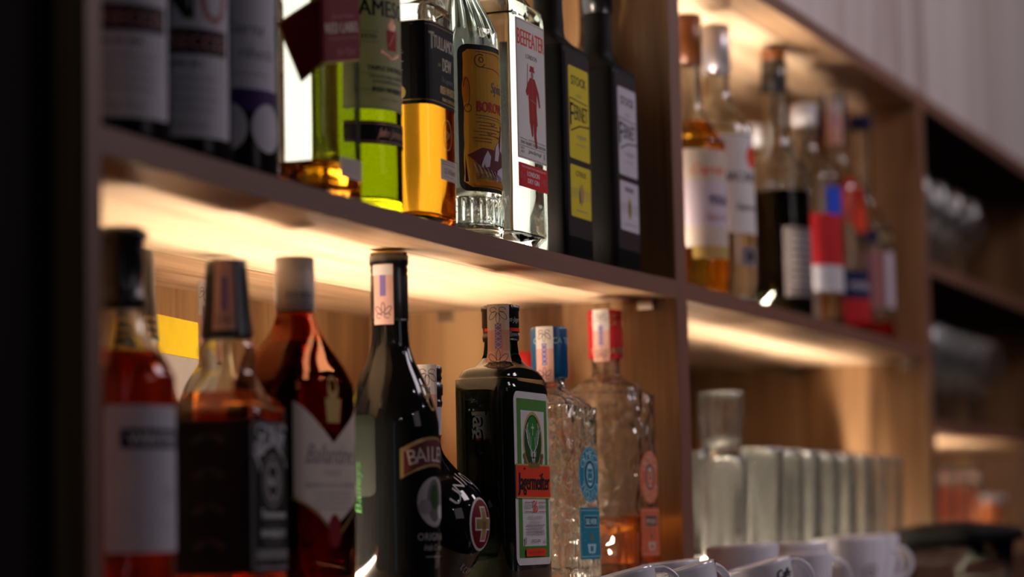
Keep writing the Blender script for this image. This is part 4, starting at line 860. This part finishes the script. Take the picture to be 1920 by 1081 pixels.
# ------------------------------------------------------------------ coffee bar in front
TRAY = Z0 - .0905
t = thing('espresso_machine', 'chrome espresso machine whose flat top warms the cups in front of the shelves', 'coffee machine', (2.475, .57, TRAY - .32))
box('body', (-.535, .555, -.20, .19, 0, .305), 'chrome', t, bevel=.01); box('cup_tray', (-.545, .565, -.205, .205, .3055, .3198), 'chrome', t, bevel=.003)
structure(box('trim_2', (1.6, 4.3, .18, .786, TRAY - .38, TRAY - .3206), 'dark_door')); structure(box('trim_3', (1.7, 4.2, .25, .76, 0, TRAY - .3805), 'dark_door'))
def cup(label, x, y, rot, tilt, r=.036, h=.056, mark=None, lean=0, z=None, hs=1):
    """rot = direction of the handle; tilt lifts the right-hand side as seen from the eye"""
    t = thing('coffee_cup', label, 'cup', (0, 0, 0), 0, 'white coffee cups on the espresso machine')
    pr = [rd(0, r * .50), rd(.002, r * .56, 1), rd(.006, r * .58), rd(h * .3, r * .76), rd(h * .65, r * .93), rd(h, r)]
    shell('cup_body', pr, .0030, .006, 'china', t, K=56, k=4); p = resample(pr)
    # handle: bent tube
    pts = []; 
    for i in range(13):
        a = math.radians(70 - i * 155 / 12); pts.append((r * .86 + .019 * math.cos(a) * hs, h * .58 + .020 * math.sin(a)))
    pts[0] = (at(p, pts[0][1])[0] - .002, pts[0][1]); pts[-1] = (at(p, max(pts[-1][1], .01))[0] - .002, pts[-1][1])
    vs, fs = [], []; K = 8
    for i, (a, b) in enumerate(pts):
        q0 = pts[max(i - 1, 0)]; q1 = pts[min(i + 1, 12)]; dx, dz = q1[0] - q0[0], q1[1] - q0[1]; L = math.hypot(dx, dz) or 1
        for k_ in range(K):
            an = 2 * math.pi * k_ / K; n_ = .0026 * math.cos(an); s_ = .0052 * math.sin(an)
            u_ = a + n_ * (-dz / L); v_ = b + n_ * (dx / L)
            vs.append((u_ * math.cos(rot) - s_ * math.sin(rot), u_ * math.sin(rot) + s_ * math.cos(rot), v_))
    for i in range(12):
        for k_ in range(K): fs.append((i * K + k_, i * K + (k_ + 1) % K, (i + 1) * K + (k_ + 1) % K, (i + 1) * K + k_))
    mesh('handle', vs, fs, 'china', t)
    if mark == 'inside':
        def Si(u, v, hh): rr = at(p, v)[0] - .0032 - hh; a = math.pi * .86 - u / r; return (rr * math.sin(a), -rr * math.cos(a), v)
        c = Canvas(Si, .003, .004, .0002); c.text('Mini', 0, h - .014, .008, 'ink', .022, .2, bold=.0003); c.build('inner_print', t, 'dark printed name inside the rim')
    if mark == 'outside' or mark == 'inside':
        c = Canvas(S_round(p, h * .7, -.45), .003, .004, .0004); c.text('Caffe', 0, h - .018, .009, 'ink', .020, .2, bold=.0006); c.build('outer_print', t, 'dark printed name')
    if mark == 'flower':
        c = Canvas(S_round(p, h * .8, .65), .003, .004, .0004)
        for q in range(26):
            a_ = R.uniform(-.011, .011); b_ = h - .0015 - R.uniform(0, .009) * (1 - abs(a_) / .013); c.ell(a_, b_, .0012, .0009, 'ink_soft')
        c.build('outer_print', t, 'small grey floral print')
    if mark == 'badge':
        c = Canvas(S_round(p, h * .5, -.75), .003, .004, .0004); c.ell(0, h * .48, .010, .010, 'ink_faint'); c.ell(0, h * .48, .0075, .0075, 'china'); c.ell(0, h * .48, .004, .005, 'ink_faint'); c.build('outer_print', t, 'faint round badge')
    # tilt about the eye-ward axis, pivoting on the left foot edge
    ax = fh; q = Matrix.Rotation(-tilt, 3, ax)
    base_r = r * .56; lift = math.sin(abs(tilt)) * base_r
    t.rotation_euler = q.to_euler(); t.location = (x, y, (z if z is not None else TRAY) + lift + .0006)
    return t
def ray(px, Y):
    """X of the vertical plane through column px at depth Y (row 1040)"""
    v = fw + r2 * ((px - 960) / 4533.3) + u2 * (-(1040 - 540.5) / 4533.3); return v.x * Y / v.y
for lab, px, Y, r, h, mk, rot, tl in (
 ('white coffee cup leaning at the left end of the cup row', 1190, .715, .0300, .054, None, -1.0, .24),
 ('white coffee cup rim seen just behind the leftmost leaning cup', 1268, .757, .0290, .060, None, .9, .10),
 ('white coffee cup leaning, with grey floral print at its rim', 1305, .700, .0315, .054, 'flower', -.55, .27),
 ('white coffee cup leaning, with dark lettering inside the rim', 1444, .690, .0330, .054, 'inside', -1.0, .24),
 ('white coffee cup with loop handle between the lettered cup and badge cup', 1515, .715, .0290, .064, None, -1.0, .05),
 ('white coffee cup, pale blurred rim between floral cup and lettered cup', 1398, .755, .0380, .074, None, .9, .05),
 ('white coffee cup, blurred rim right behind the lettered cup', 1492, .755, .0380, .074, None, .9, .03),
 ('larger white coffee cup with a faint round badge near the right end', 1600, .735, .0440, .078, 'badge', -1.0, .03),
 ('white coffee cup outermost at the right end, behind the badge cup', 1625, .750, .0410, .080, None, -1.0, .02)):
    cup(lab, ray(px, Y), Y, rot, tl, r, h, mk, hs=1.15)
# grinder with black lidded hopper
gx, gy = 3.15, .700
t = thing('coffee_grinder', 'coffee grinder with clear square hopper and flat black lid at the lower right', 'grinder', (gx, gy, TRAY - .32))
zt = Z0 - TRAY + .32   # eye level above its foot
box('body', (-.07, .07, -.07, .07, 0, .30), 'chrome', t, bevel=.008)
def sqr(z, a, n=8): return (z, a, a, n, 1)
o = shell('hopper', [sqr(.3005, .042), sqr(.35, .052), sqr(zt - .021, .056)], .003, .306, 'clear_glass', t, K=48, k=1)
o = solid('lid', [sqr(zt - .0205, .064, 6), sqr(zt - .0105, .068, 6), sqr(zt - .004, .066, 6), sqr(zt + .003, .038, 4), sqr(zt + .006, .007, 2)], 'lid_black', t, K=48, k=2)
t.rotation_euler = (0, 0, math.radians(68))

# details that sit on a part belong to that part
HOST = {'cap_print': 'cap', 'cap_ring': 'cap', 'cap_top': 'cap', 'neck_print': 'foil_capsule', 'embossed_name': 'glass_body', 'crest': 'glass_body', 'inner_print': 'cup_body', 'outer_print': 'cup_body', 'glow_face': 'housing'}
for o in list(SC.objects):
    b = o.name.split('.')[0]
    if b in HOST and o.parent:
        for h in o.parent.children:
            if h.name.split('.')[0] == HOST[b] and h is not o: o.parent = h; break
